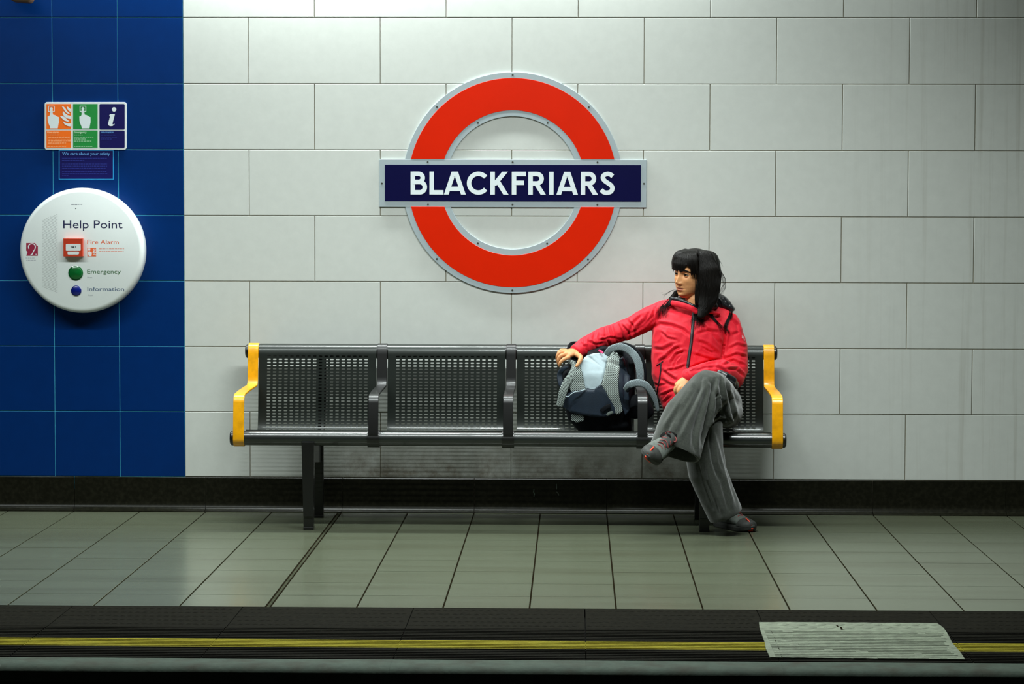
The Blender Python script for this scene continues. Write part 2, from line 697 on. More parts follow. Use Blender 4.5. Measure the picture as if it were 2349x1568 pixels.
def resample(pts, step):
    out = []
    for a, b in zip(pts[:-1], pts[1:]):
        n = max(1, int(math.hypot(b[0] - a[0], b[1] - a[1]) / step))
        for i in range(n):
            out.append((a[0] + (b[0] - a[0]) * i / n, a[1] + (b[1] - a[1]) * i / n))
    out.append(pts[-1])
    return out


def smooth_pts(pts, n=6):
    """Catmull-Rom through the points (any dimension)"""
    pts = [np.array(p, float) for p in pts]
    if len(pts) < 3:
        return [tuple(p) for p in pts]
    q = [2 * pts[0] - pts[1]] + pts + [2 * pts[-1] - pts[-2]]
    out = []
    for i in range(1, len(q) - 2):
        for k in range(n):
            t = k / n
            a, b, c, d = q[i - 1], q[i], q[i + 1], q[i + 2]
            out.append(tuple(0.5 * (2 * b + (c - a) * t + (2 * a - 5 * b + 4 * c - d) * t * t + (3 * b - 3 * c + d - a) * t ** 3)))
    out.append(tuple(pts[-1]))
    return out


def seam(mb, line, r, bvh, Yf, off=0.001, mi=0, flat=1.0, step=3):
    """cord or zip laid along a surface"""
    ps = []
    for x, y in resample(smooth_pts(line, 4), step):
        p, n = hit(bvh, x, y, Yf)
        ps.append(p + n * off)
    mb.loft(ps, [(r, r * flat)] * len(ps), n=8, upv=(0, -1, 0), mi=mi)


def text_mesh(mb, s, px0, px1, base, Yp, mi=0, hpx=None, raise_=0.0008, bold=0.0):
    """lettering fitted between two photo columns on a base line; faces the platform edge"""
    cu = bpy.data.curves.new('t', 'FONT')
    cu.body = s
    cu.offset = bold
    cu.resolution_u = 4
    o = bpy.data.objects.new('t', cu)
    COL.objects.link(o)
    dg = bpy.context.evaluated_depsgraph_get()
    dg.update()
    me = bpy.data.meshes.new_from_object(o.evaluated_get(dg))
    co = get_co(me)
    fs = [tuple(p.vertices) for p in me.polygons]
    bpy.data.objects.remove(o)
    bpy.data.curves.remove(cu)
    bpy.data.meshes.remove(me)
    x0, x1 = co[:, 0].min(), co[:, 0].max()
    A = P(px0, base, Yp)
    B = P(px1, base, Yp)
    k = (B.x - A.x) / (x1 - x0)
    kz = k if hpx is None else hpx / (FPX / (Yp - CY)) / 0.70
    vs = [(A.x + (c[0] - x0) * k, Yp - raise_, A.z + c[1] * kz) for c in co]
    mb.add(vs, fs, mi)


def lines_of_print(mb, rows, Yp, mi, th=1.4, raise_=0.0006, seed=1):
    """small print too fine to read: rows of short word-length dashes"""
    r = random.Random(seed)
    for x0, x1, y in rows:
        x = x0
        while x < x1 - 1:
            wl = min(r.uniform(2.2, 6.5), x1 - x)
            a = P(x, y - th / 2, Yp)
            b = P(x + wl, y + th / 2, Yp)
            mb.add([(a.x, Yp - raise_, b.z), (b.x, Yp - raise_, b.z), (b.x, Yp - raise_, a.z), (a.x, Yp - raise_, a.z)], [(0, 1, 2, 3)], mi)
            x += wl + 1.3

# ================================================================== the setting
XL, XR = -2.4, 6.6        # length of platform that is built
ZT = 2.2568               # a horizontal wall joint


def build_walls():
    mb = MB()
    g = 0.0016
    def tile(x0, x1, z0, z1, mi):
        y = -0.006 + random.uniform(-0.0003, 0.0003)
        e = 0.0016
        a, b = x0 + g, x1 - g
        c, d = z0 + g, z1 - g
        vs = [(a, 0, c), (b, 0, c), (b, 0, d), (a, 0, d),
              (a, y + e, c), (b, y + e, c), (b, y + e, d), (a, y + e, d),
              (a + e, y, c + e), (b - e, y, c + e), (b - e, y, d - e), (a + e, y, d - e)]
        fs = [(0, 1, 5, 4), (1, 2, 6, 5), (2, 3, 7, 6), (3, 0, 4, 7),
              (4, 5, 9, 8), (5, 6, 10, 9), (6, 7, 11, 10), (7, 4, 8, 11), (8, 9, 10, 11)]
        mb.add(vs, fs, mi)
    for j in range(-4, 7):
        z1 = ZT - 0.3 * j
        z0 = z1 - 0.3
        for i in range(-8, 0):
            tile(i * 0.3, i * 0.3 + 0.3, z0, z1, 1)
        odd = (j % 2 != 0)          # rows alternate by half a tile
        if odd:
            x = 0.6
            tile(0, 0.6, z0, z1, 0)
        else:
            x = 0.3
            tile(0, 0.3, z0, z1, 0)
        while x < XR:
            tile(x, x + 0.6, z0, z1, 0)
            x += 0.6
    # grout bed behind the tiles
    mb.add([(XL, -0.0028, 0.1), (0, -0.0028, 0.1), (0, -0.0028, 3.44), (XL, -0.0028, 3.44)], [(0, 1, 2, 3)], 3)
    mb.add([(0, -0.0028, 0.1), (XR, -0.0028, 0.1), (XR, -0.0028, 3.44), (0, -0.0028, 3.44)], [(0, 1, 2, 3)], 2)
    mb.box(XL, XR, 0.0, 0.15, -0.2, 3.44, 2)
    o = mb.build('wall_back', [MT['tile_white'], MT['tile_blue'], MT['grout_dark'], MT['grout_light']], clean=False)
    tag(o, kind='structure')


def floor_y():
    return [-2.8525 + 0.0] + [-2.5889 + 0.3 * n for n in range(0, 9)] + [0.02]


build_walls()

# skirting with its coved foot, in 600 mm lengths
XJ0 = 1.6351
PF = 0.3034               # floor tile pitch
YFE = -2.7532             # front edge of the grey tiles
mb = MB()
prof = [(0.02, 0.1555), (-0.008, 0.1555), (-0.0115, 0.152), (-0.0125, 0.045), (-0.0145, 0.030), (-0.021, 0.017), (-0.031, 0.0085),
        (-0.048, 0.0045), (-0.060, 0.0042), (-0.0605, -0.002), (0.02, -0.002)]
xs = [XJ0 - 0.016 - 1.5 - 0.6 * k for k in range(4, -1, -1)]
xs = sorted(set([XJ0 - 0.022 - 5 * PF - 2 * PF * k for k in range(0, 4)] + [XJ0 - 3 * PF + 2 * PF * k for k in range(0, 10)]))
for a, b in zip(xs[:-1], xs[1:]):
    a2, b2 = a + 0.0012, b - 0.0012
    n = len(prof)
    vs = [(a2, y, z) for y, z in prof] + [(b2, y, z) for y, z in prof]
    fs = [tuple(range(n)), tuple(range(2 * n - 1, n - 1, -1))] + [(i, n + i, n + (i + 1) % n, (i + 1) % n) for i in range(n)]
    mb.add(vs, fs)
bb = tag(mb.build('baseboard_back', MT['skirting'], auto=True), kind='structure')
for line in ([(1225, 1122), (1224, 1128), (1226, 1133), (1225, 1138)], [(1276.5, 1110), (1277, 1122)], [(1277, 1128), (1280, 1131), (1282, 1136)], [(1259, 1171), (1259.5, 1172.5)]):
    mb = MB()
    ps = [P(x, y, -0.0125 if y < 1150 else -0.0150) for x, y in line]
    mb.loft(ps, [(0.0022, 0.0006)] * len(ps), n=6, upv=(0, -1, 0))
    mb.build('paint_scrape', MT['coping'], bb)

# platform floor
mb = MB()
colx = [XJ0 + PF * m for m in range(-3, 17)]
cols = [(a, a + PF) for a in colx]
lx = XJ0 - 3 * PF - 0.0175
cols += [(lx - PF * (k + 1), lx - PF * k) for k in range(0, 11)]
rows = [(YFE, -2.4865)] + [(-2.4865 + PF * n, -2.4865 + PF * n + PF) for n in range(0, 9)]
for (a, b) in cols:
    for (c, d) in rows:
        d2 = min(d, 0.0)
        gx, gy, e = 0.0029, 0.0016, 0.0008
        z = random.uniform(-0.0002, 0.0002)
        x0, x1, y0, y1 = a + gx, b - gx, c + gy, d2 - gy
        vs = [(x0, y0, -0.004), (x1, y0, -0.004), (x1, y1, -0.004), (x0, y1, -0.004),
              (x0, y0, z - e * 0.6), (x1, y0, z - e * 0.6), (x1, y1, z - e * 0.6), (x0, y1, z - e * 0.6),
              (x0 + e, y0, z), (x1 - e, y0, z), (x1 - e, y1, z), (x0 + e, y1, z)]
        fs = [(0, 1, 5, 4), (1, 2, 6, 5), (2, 3, 7, 6), (3, 0, 4, 7),
              (4, 5, 9, 8), (5, 6, 10, 9), (6, 7, 11, 10), (7, 4, 8, 11), (8, 9, 10, 11)]
        mb.add(vs, fs, 0)
mb.add([(XL, -2.75, -0.003), (XR, -2.75, -0.003), (XR, 0.02, -0.003), (XL, 0.02, -0.003)], [(0, 1, 2, 3)], 1)
mb.box(XJ0 - 3 * PF - 0.0135, XJ0 - 3 * PF - 0.004, -2.75, -0.06, -0.003, -0.0012, 2)
mb.box(XL, XR, -2.75, 0.02, -0.3, -0.01, 1)
tag(mb.build('floor', [MT['floor_tile'], MT['floor_joint'], MT['movement_joint']], clean=False), kind='structure')

# black textured strip with ribs, and the yellow line painted over three of them
XT = PZ(916, 1475, 0).x
def slabs():
    k = -7
    out = []
    while XT + 0.6 * k < XR:
        out.append((XT + 0.6 * k + 0.0016, XT + 0.6 * (k + 1) - 0.0016))
        k += 1
    return out
YA = PZ(1100, 1441.8, 0).y
Y0, Y1 = PZ(1100, 1468.5, 0).y, PZ(1100, 1485.5, 0).y
YC = PZ(1100, 1512.5, 0).y
mb, ml = MB(), MB()
pitch = 0.0285
for a, b in slabs():
    mb.box(a, b, YC, YFE - 0.003, -0.03, -0.004)
    mb.box(a, b, YA + 0.01, YFE - 0.003, -0.004, -0.0005)
    y = YA
    while y - pitch * 0.5 > YC:
        inyel = (Y1 - 0.01 < y - pitch * 0.3 < Y0 + 0.005)
        if not inyel:
            mb.box(a, b, y - pitch * 0.55, y, -0.004, 0.0005)
        y -= pitch
    # small raised studs on the plain band
    for i in range(24):
        for j in range(5):
            cx_ = a + 0.012 + 0.025 * i + (0.012 if j % 2 else 0)
            cy_ = YFE - 0.05 - 0.078 * j
            if cx_ < b - 0.01:
                mb.add([(cx_ - .008, cy_ - .008, 0.0), (cx_ + .008, cy_ - .008, 0.0), (cx_ + .008, cy_ + .008, 0.0), (cx_ - .008, cy_ + .008, 0.0),
                        (cx_, cy_, 0.0014)], [(0, 1, 4), (1, 2, 4), (2, 3, 4), (3, 0, 4)])
    ml.box(a - 0.002, b + 0.002, Y1, Y0, -0.004, -0.001)
    y = Y0 - 0.004
    for q in range(5):
        ml.box(a, b, y - pitch * 0.56, y, -0.001, 0.0012)
        y -= pitch * 0.94
tag(mb.build('trim_1', MT['tactile'], clean=False), kind='structure')
tag(ml.build('trim_2', MT['yellow_line'], clean=False), kind='structure')

# pale coping stones along the platform edge
mb = MB()
prof = [(YC - a, z) for a, z in ((0.012, -0.05), (0.012, -0.001), (0.016, 0.0025), (0.08, 0.003), (0.115, 0.0035), (0.14, 0.001), (0.155, -0.006), (0.163, -0.014), (0.166, -0.022), (0.15, -0.05))]
for a, b in slabs():
    n = len(prof)
    vs = [(a - 0.002, y, z) for y, z in prof] + [(b + 0.002, y, z) for y, z in prof]
    fs = [tuple(range(n)), tuple(range(2 * n - 1, n - 1, -1))] + [(i, n + i, n + (i + 1) % n, (i + 1) % n) for i in range(n)]
    mb.add(vs, fs)
tag(mb.build('trim_3', MT['coping'], auto=True), kind='structure')

mb = MB()
mb.box(XL, XR, YC - 0.13, YC - 0.01, -1.1, -0.045)
mb.box(XL, XR, YC - 0.02, YFE + 0.01, -0.3, -0.031)
tag(mb.build('wall_front', MT['pit'], clean=False), kind='structure')
mb = MB()
mb.box(XL, XR, -9.6, YC, -1.25, -1.1)
tag(mb.build('floor_trackbed', MT['pit'], clean=False), kind='structure')
mb = MB()
mb.box(XL, XR, -9.6, 0.15, 3.44, 3.6)
tag(mb.build('ceiling', MT['ceiling'], clean=False), kind='structure')
# the running rails lie out of the picture, below the platform edge: not built

# concrete repair spread over the black strip and the yellow line
pp = [(1740, 1429), (1800, 1428.6), (1900, 1429.3), (2000, 1430), (2080, 1430.6), (2148, 1431), (2162, 1440), (2170, 1450), (2178, 1462), (2186, 1478), (2194, 1488), (2203, 1499), (2214, 1514.5),
      (2150, 1513.5), (2060, 1512.6), (1960, 1511.5), (1870, 1510.4), (1766, 1509.5), (1757, 1489), (1753, 1474), (1746, 1455)]
edge = []
for x, y in resample(pp + [pp[0]], 12)[:-1]:
    q = PZ(x + random.uniform(-1.2, 1.2), y + random.uniform(-0.3, 0.3), 0.0)
    edge.append((q.x, q.y))
bm = bmesh.new()
bf = bm.faces.new([bm.verts.new((x, y, 0.0045)) for x, y in edge])
ex = bmesh.ops.extrude_face_region(bm, geom=[bf])
for v in ex['geom']:
    if isinstance(v, bmesh.types.BMVert):
        v.co.z = 0.0012
me = bpy.data.meshes.new('repair_patch')
bmesh.ops.recalc_face_normals(bm, faces=bm.faces)
bm.to_mesh(me)
bm.free()
me.materials.append(MT['patch'])
po = link('repair_patch', me)
tag(po, 'pale grey concrete patch over the black strip and yellow line at the platform edge', 'repair patch')
mb = MB()
y = YA - 0.02
xm0, xm1 = min(e[0] for e in edge), max(e[0] for e in edge)
def inside(x, yy):
    c = False
    n = len(edge)
    for i in range(n):
        (ax, ay), (bx, by) = edge[i], edge[(i + 1) % n]
        if (ay > yy) != (by > yy) and x < (bx - ax) * (yy - ay) / (by - ay) + ax:
            c = not c
    return c
while y > YC + 0.05:
    x = xm0
    run = None
    while x < xm1:
        ok = inside(x, y) and inside(x, y - 0.014) and inside(x + 0.03, y)
        if ok and run is None:
            run = x
        if (not ok or random.random() < 0.03) and run is not None:
            mb.box(run, x, y - 0.017, y, 0.0040, 0.0055 + random.uniform(0, 0.0003))
            run = None
            x += random.uniform(0, 0.02)
        x += 0.02
    if run is not None:
        mb.box(run, x - 0.02, y - 0.017, y, 0.0040, 0.0055)
    y -= pitch
mb.build('rib', MT['patch'], po)
mb = MB()
for i in range(9):
    for j in range(2):
        q = PZ(1775 + i * 43 + (21 if j == 0 else 0), 1434.5 + 7.5 * j, 0)
        mb.ball((q.x, q.y, 0.0035), 0.016, 10, scale=(1.3, 1.5, 0.28))
mb.build('stud', MT['patch'], po, smooth=True)
mb = MB()
for line, r in (([(1918, 1431), (1922, 1436), (1929, 1437), (1931, 1443), (1939, 1444.5)], 0.0032), ([(1984, 1448), (1990, 1449), (1996, 1449.3)], 0.005),
                ([(1769, 1446), (1777, 1462), (1786, 1485), (1795, 1509)], 0.0012)):
    ps = [PZ(x, y, 0.0048) for x, y in line]
    mb = MB()
    mb.loft(ps, [(r, 0.0006)] * len(ps), n=6)
    mb.build('crack', MT['floor_joint'], po)

# ================================================================== ceiling strip lamps (above the frame)
lamp_lab = ['strip lamp close to the wall above the blue tiles', 'brightest strip lamp close to the wall, above the left half of the bench',
            'strip lamp close to the wall, above the seated person', 'dim strip lamp close to the wall at the far right',
            'outer strip lamp over the left of the platform', 'outer strip lamp over the middle of the platform',
            'outer strip lamp over the right of the platform']
for (x0, x1, y, z, pw, wd, tl, sp__), lb in zip(LAMPS, lamp_lab):
    e = empty('strip_lamp', ((x0 + x1) / 2, y, z + 0.02), lb, 'lamp', 'platform strip lamps')
    mb = MB()
    mb.prism([(x0, z + 0.012), (x1, z + 0.012), (x1, z + 0.07), (x0, z + 0.07)], y + 0.07, y - 0.07)
    mb.build('lamp_housing', MT['lamp_body'], e, bevel=0.004)
    for sx in (x0 + 0.2, x1 - 0.2):
        b = MB()
        b.box(sx - 0.01, sx + 0.01, y - 0.01, y + 0.01, z + 0.07, 3.442)
        b.build('hanger', MT['black_metal'], e)

# ================================================================== station name roundel
YS = -0.0145
MPP = (YS - CY) / FPX * 1.0015
C0 = P(1175.8, 419.6, YS)


def S2(x, y):
    """sign drawing (photo pixels) to metres on the sign"""
    return (C0.x + (x - 1175.8) * MPP, C0.z - (y - 419.6) * MPP)


sign = empty('station_sign', (C0.x, YS, C0.z), 'red ring and dark blue bar station name sign reading BLACKFRIARS on the white tiles', 'sign')
mb = MB()
ro, ri = 252 * MPP, 151.5 * MPP
n = 128
cz = C0.z + 0.5 * MPP
outer = [(C0.x + ro * math.cos(2 * math.pi * i / n), cz + ro * math.sin(2 * math.pi * i / n)) for i in range(n)]
inner = [(C0.x + ri * math.cos(2 * math.pi * i / n), cz + ri * math.sin(2 * math.pi * i / n)) for i in range(n)]
mb.strip(outer, inner, -0.0055, YS, closed=True)
mb.prism([S2(871, 474.8), S2(1481.5, 474.8), S2(1481.5, 366), S2(871, 366)], -0.0055, YS - 0.0006)
mb.build('frame', MT['sign_grey'], sign, bevel=0.0012)
for top in (1, -1):
    mb = MB()
    R1, R2 = 238.7, 165.2
    h = (54.0 if top == 1 else 54.6)
    a1, a2 = math.asin(h / R1), math.asin(h / R2)
    N = 60
    o_, i_ = [], []
    for k in range(N + 1):
        t = k / N
        b1 = a1 + (math.pi - 2 * a1) * t
        b2 = a2 + (math.pi - 2 * a2) * t
        o_.append(S2(1175.8 + R1 * math.cos(b1), 419.3 - top * R1 * math.sin(b1)))
        i_.append(S2(1175.8 + R2 * math.cos(b2), 419.3 - top * R2 * math.sin(b2)))
    mb.strip(o_, i_, YS + 0.002, YS - 0.0014)
    tag(mb.build('half_ring', MT['sign_red'], sign, bevel=0.0008), 'upper half of the red ring' if top == 1 else 'lower half of the red ring')
mb = MB()
mb.prism([S2(883.4, 461.5), S2(1469, 461.5), S2(1469, 378.3), S2(883.4, 378.3)], YS + 0.002, YS - 0.0024)
bar = mb.build('name_bar', MT['sign_navy'], sign, bevel=0.0008)


def K(x, y):
    return (850 + x / 2.903, 150 + y / 2.903)


def arcp(cx_, cy_, rx, ry, a0, a1, n=16):
    return [(cx_ + rx * math.cos(math.radians(a0 + (a1 - a0) * i / n)), cy_ - ry * math.sin(math.radians(a0 + (a1 - a0) * i / n))) for i in range(n + 1)]


def stroke(mb, pts, wd, y, mi=0, k=K):
    """thick line of constant width with square ends, mitred corners"""
    L, R = [], []
    n = len(pts)
    for i in range(n):
        a = pts[max(i - 1, 0)]
        b = pts[min(i + 1, n - 1)]
        if 0 < i < n - 1:
            d1 = np.array(pts[i]) - np.array(pts[i - 1])
            d2 = np.array(pts[i + 1]) - np.array(pts[i])
            d1 = d1 / np.linalg.norm(d1)
            d2 = d2 / np.linalg.norm(d2)
            t = d1 + d2
            t = t / np.linalg.norm(t)
            sc = 1 / max(0.5, float(t @ d1))
        else:
            t = np.array(b, float) - np.array(a, float)
            t = t / np.linalg.norm(t)
            sc = 1
        nx, ny = -t[1] * wd / 2 * sc, t[0] * wd / 2 * sc
        L.append(S2(*k(pts[i][0] + nx, pts[i][1] + ny)))
        R.append(S2(*k(pts[i][0] - nx, pts[i][1] - ny)))
    mb.strip(L, R, YS - 0.002, y, mi)


glyphs = [
    [[(283, 708), (283, 860)], [(283, 722.5)] + arcp(322, 749.5, 27, 27, 90, -90) + [(283, 776.5)], [(283, 777.5)] + arcp(330, 811.5, 33, 34, 90, -90) + [(283, 845.5)]],
    [[(408.5, 708), (408.5, 860)], [(408.5, 845.5), (487, 845.5)]],
    [['d', (505.5, 860), (556.5, 708)], ['d', (619.5, 860), (567.5, 708)], [(522, 822), (604, 822)], [(551, 722.75), (573, 722.75)]],
    [arcp(719, 784, 62, 62, 40, 320, 40)],
    [[(813.5, 708), (813.5, 860)], ['d', (896, 708), (819, 800)], ['d', (843, 766), (902, 860)]],
    [[(955.5, 708), (955.5, 860)], [(955.5, 722.5), (1034, 722.5)], [(955.5, 781), (1022, 781)]],
    [[(1065.5, 708), (1065.5, 860)], [(1065.5, 722.5)] + arcp(1107, 754, 31.5, 31.5, 90, -90) + [(1065.5, 785.5)], ['d', (1098, 778), (1150, 860)]],
    [[(1203.5, 708), (1203.5, 860)]],
    [['d', (1252.5, 860), (1303.5, 708)], ['d', (1364.5, 860), (1313.5, 708)], [(1268, 822), (1350, 822)], [(1297, 722.75), (1320, 722.75)]],
    [[(1413.5, 708), (1413.5, 860)], [(1413.5, 722.5)] + arcp(1454, 754, 31.5, 31.5, 90, -90) + [(1413.5, 785.5)], ['d', (1444, 778), (1496, 860)]],
    [smooth_pts([(1610, 737), (1594, 725), (1574, 721.5), (1552, 730), (1545, 748), (1556, 766), (1577, 781), (1600, 798), (1608, 817), (1598, 838), (1572, 846), (1549, 841), (1534, 826)], 5)],
]
for gi, gl in enumerate(glyphs):
    mb = MB()
    for si, st in enumerate(gl):
        if st[0] == 'd':            # diagonal cut off level at its ends
            (xa, ya), (xb, yb) = st[1], st[2]
            wh = 29.5 * math.hypot(xb - xa, yb - ya) / abs(yb - ya) / 2
            yy_ = YS - 0.0033 - 0.00012 * si
            mb.strip([S2(*K(xa - wh, ya)), S2(*K(xb - wh, yb))], [S2(*K(xa + wh, ya)), S2(*K(xb + wh, yb))], YS - 0.002, yy_)
            continue
        stroke(mb, st, 29.5, YS - 0.0033 - 0.00012 * si)
    mb.build('letter', MT['sign_white'], bar)
for x, y in [(945, 68), (443, 280), (1450, 280), (443, 1287), (1448, 1287), (946, 1495), (715, 384), (1177, 384), (716, 1183), (1176, 1183),
             (382, 645), (946, 645), (1509, 645), (384, 925), (946, 925), (1509, 925), (77, 787), (1817, 785)]:
    mb = MB()
    mb.disc(S2(*K(x, y)), 0.0042, YS, YS - 0.0022, 12)
    mb.build('screw', MT['screw'], sign)

# ================================================================== fire / emergency / information sign
YF = -0.014
q = P(195, 288, YF)
fs_ = empty('safety_sign', (q.x, YF, q.z), 'white framed sign with orange, green and dark blue panels on the blue tiles', 'sign')


def c4(x, y):
    return (80 + x / 7.839, 220 + y / 7.839)


def c4w(x, y, Y=YF):
    a = P(*c4(x, y), Y)
    return (a.x, a.z)


def rrect(x0, y0, x1, y1, r, f, n=5):
    out = []
    for cx_, cy_, a in ((x1 - r, y0 + r, -90), (x1 - r, y1 - r, 0), (x0 + r, y1 - r, 90), (x0 + r, y0 + r, 180)):
        for i in range(n + 1):
            t = math.radians(a + 90 * i / n)
            out.append(f(cx_ + r * math.cos(t), cy_ + r * math.sin(t)))
    return out


mb = MB()
mb.prism(rrect(175, 110, 1645, 966, 42, c4w), -0.006, YF)
mb.build('back_plate', MT['plastic_white'], fs_, bevel=0.001)
cells = [('s_orange', 207, 145, 652, 596, 2), ('s_orange', 207, 622, 652, 930, 2), ('s_green', 688, 145, 1128, 596, 2), ('s_green', 688, 622, 1128, 930, 2),
         ('s_navy', 1162, 145, 1615, 604, 20), ('s_navy', 1162, 625, 1615, 934, 20)]
panels = []
for mn, a, b, c, d, r in cells:
    mb = MB()
    mb.prism(rrect(a, b, c, d, r, c4w), YF + 0.0005, YF - 0.0006)
    panels.append(mb.build('panel', MT[mn], fs_))
def poly_on(parent, name, polys, m, Y):
    mb = MB()
    for i, p in enumerate(polys):
        mb.prism([c4w(x, y) for x, y in p][::-1], Y + 0.0004, Y - 0.00005 * i)
    return mb.build(name, m, parent)
hand = [(270, 290), (318, 290), (325, 335), (365, 345), (408, 372), (430, 380), (432, 470), (420, 530), (412, 582), (275, 582), (268, 545), (240, 480), (232, 440), (230, 370), (262, 355), (272, 330)]
box_ = [(238, 178), (355, 178), (355, 284), (238, 284)]
fl = [[(484, 184), (515, 192), (545, 220), (575, 270), (632, 320), (600, 322), (545, 285), (520, 240)],
      [(570, 186), (600, 200), (643, 238), (643, 288), (605, 265), (580, 225)],
      [(505, 268), (540, 310), (590, 345), (643, 358), (643, 415), (590, 405), (535, 375), (500, 320)],
      [(455, 368), (480, 358), (520, 370), (560, 405), (618, 455), (590, 462), (530, 440), (490, 405)],
      [(502, 455), (540, 478), (590, 495), (643, 495), (643, 548), (590, 540), (535, 510)]]
tag(poly_on(panels[0], 'pictogram', [hand] + fl, MT['sign_white'], YF - 0.0009), 'white hand and flames pictogram')
def framebox(dx, parent, mcol):
    mb = MB()
    a = [c4w(x + dx, y) for x, y in box_]
    b = [c4w(x + dx, y) for x, y in ((252, 190), (342, 190), (342, 272), (252, 272))]
    mb.strip(a + a[:1], b + b[:1], YF - 0.0004, YF - 0.0010)
    mb.disc(c4w(296 + dx, 228), 26 / 7.839 * MPP, YF - 0.0004, YF - 0.0011, 14)
    mb.prism([c4w(x + dx, y) for x, y in ((274, 230), (318, 230), (318, 300), (270, 300))][::-1], YF - 0.0004, YF - 0.00105)
    mb.build('call_point_icon', MT['sign_white'], parent)
framebox(0, panels[0], None)
framebox(568, panels[2], None)
tag(poly_on(panels[2], 'pictogram', [[(x + 570, y) for x, y in hand]], MT['sign_white'], YF - 0.0009), 'white pressing hand pictogram')
ilet = [[(1350, 328), (1440, 326), (1395, 500), (1405, 515), (1432, 495), (1430, 515), (1395, 540), (1350, 542), (1325, 525), (1316, 500), (1352, 370), (1338, 352)]]
mb = MB()
mb.prism([c4w(x, y) for x, y in ilet[0]][::-1], YF - 0.0004, YF - 0.0011)
mb.disc(c4w(1425, 242), 40 / 7.839 * MPP, YF - 0.0004, YF - 0.0011, 20)
mb.build('letter', MT['sign_white'], panels[4])
mb = MB()
text_mesh(mb, 'Fire alarm', *[c4(225, 0)[0], c4(430, 0)[0]], c4(0, 668)[1], YF - 0.0006, 0, bold=0.02)
mb.build('heading', MT['s_text_o'], panels[1])
mb = MB()
lines_of_print(mb, [(c4(a, 0)[0], c4(b, 0)[0], c4(0, y)[1]) for a, b, y in ((228, 450, 700), (245, 632, 740), (245, 632, 756), (245, 645, 792), (245, 645, 810), (235, 560, 846), (240, 440, 864), (225, 560, 906))], YF - 0.0006, 0, th=1.2, seed=3)
mb.build('print', MT['s_text_o'], panels[1])
mb = MB()
text_mesh(mb, 'Emergency', *[c4(705, 0)[0], c4(930, 0)[0]], c4(0, 668)[1], YF - 0.0006, 0, bold=0.02)
mb.build('heading', MT['s_text_g'], panels[3])
mb = MB()
lines_of_print(mb, [(c4(a, 0)[0], c4(b, 0)[0], c4(0, y)[1]) for a, b, y in ((705, 860, 702), (705, 1055, 740), (710, 915, 776), (705, 1015, 812), (705, 1035, 906))], YF - 0.0006, 0, th=1.3, seed=4)
mb.build('print', MT['s_text_g'], panels[3])
mb = MB()
text_mesh(mb, 'Information', *[c4(1185, 0)[0], c4(1415, 0)[0]], c4(0, 666)[1], YF - 0.0006, 0, bold=0.01)
tag(mb.build('print', MT['s_text_c'], panels[5]), 'pale blue heading')
mb = MB()
lines_of_print(mb, [(c4(a, 0)[0], c4(b, 0)[0], c4(0, y)[1]) for a, b, y in ((1190, 1460, 703), (1190, 1475, 740), (1190, 1395, 776))], YF - 0.0006, 0, th=1.8, seed=5)
mb.build('print', MT['s_text_b'], panels[5])

# ------------------------------------------------------------------ small safety notice
YN = -0.0105
q = P(197, 378, YN)
nt_ = empty('safety_notice', (q.x, YN, q.z), 'dark blue notice headed We care about your safety, above the round help point', 'notice')
mb = MB()
mb.prism(rrect(428, 975, 1418, 1503, 10, lambda x, y: c4w(x, y, YN)), -0.006, YN)
mb.build('back_plate', MT['s_border'], nt_)
mb = MB()
mb.prism(rrect(446, 985, 1402, 1488, 4, lambda x, y: c4w(x, y, YN)), YN + 0.0003, YN - 0.0006)
pn = mb.build('panel', MT['s_navy'], nt_)
mb = MB()
text_mesh(mb, 'We care about your safety', c4(490, 0)[0], c4(1352, 0)[0], c4(0, 1062)[1], YN - 0.0006, 0, bold=0.012)
tag(mb.build('print', MT['s_text_c'], pn), 'pale blue heading')
mb = MB()
lines_of_print(mb, [(c4(a, 0)[0], c4(b, 0)[0], c4(0, y)[1]) for a, b, y in ((490, 1295, 1122), (490, 890, 1160), (490, 1300, 1222), (490, 1300, 1260), (490, 1275, 1300), (490, 1300, 1360), (490, 1320, 1398), (490, 620, 1432))], YN - 0.0006, 0, th=2.0, seed=6)
mb.build('print', MT['s_text_b'], pn)

# ================================================================== help point
HC = P(195.5, 573.5, -0.006)
HR = 0.2845
YH = -0.098
hp = empty('help_point', (HC.x, -0.006, HC.z), 'round white Help Point with fire alarm box, green button and blue button', 'help point')
mb = MB()
prof = [(0.0, HR * 0.955), (-0.006, HR * 0.985), (-0.02, HR), (-0.066, HR), (-0.080, HR * 0.994), (-0.089, HR * 0.978), (-0.095, HR * 0.955), (-0.098, HR * 0.925), (YH, 0.0001)]
n = 96
vs, f_ = [], []
for yy, r in prof:
    for k in range(n):
        a = 2 * math.pi * k / n
        vs.append((HC.x + r * math.cos(a), yy - 0.004, HC.z + r * 1.0 * math.sin(a)))
for i in range(len(prof) - 1):
    for k in range(n):
        f_.append((i * n + k, i * n + (k + 1) % n, (i + 1) * n + (k + 1) % n, (i + 1) * n + k))
mb.add(vs, f_)
mb.build('housing', MT['plastic_white'], hp, auto=True)
YH2 = YH - 0.004


def hpt(x, y):
    """drawing of the help point (4.356x enlargement) to photo pixels"""
    return (x / 4.356, 400 + y / 4.356)


def hw(x, y, Y=YH2):
    a = P(*hpt(x, y), Y)
    return (a.x, a.z)


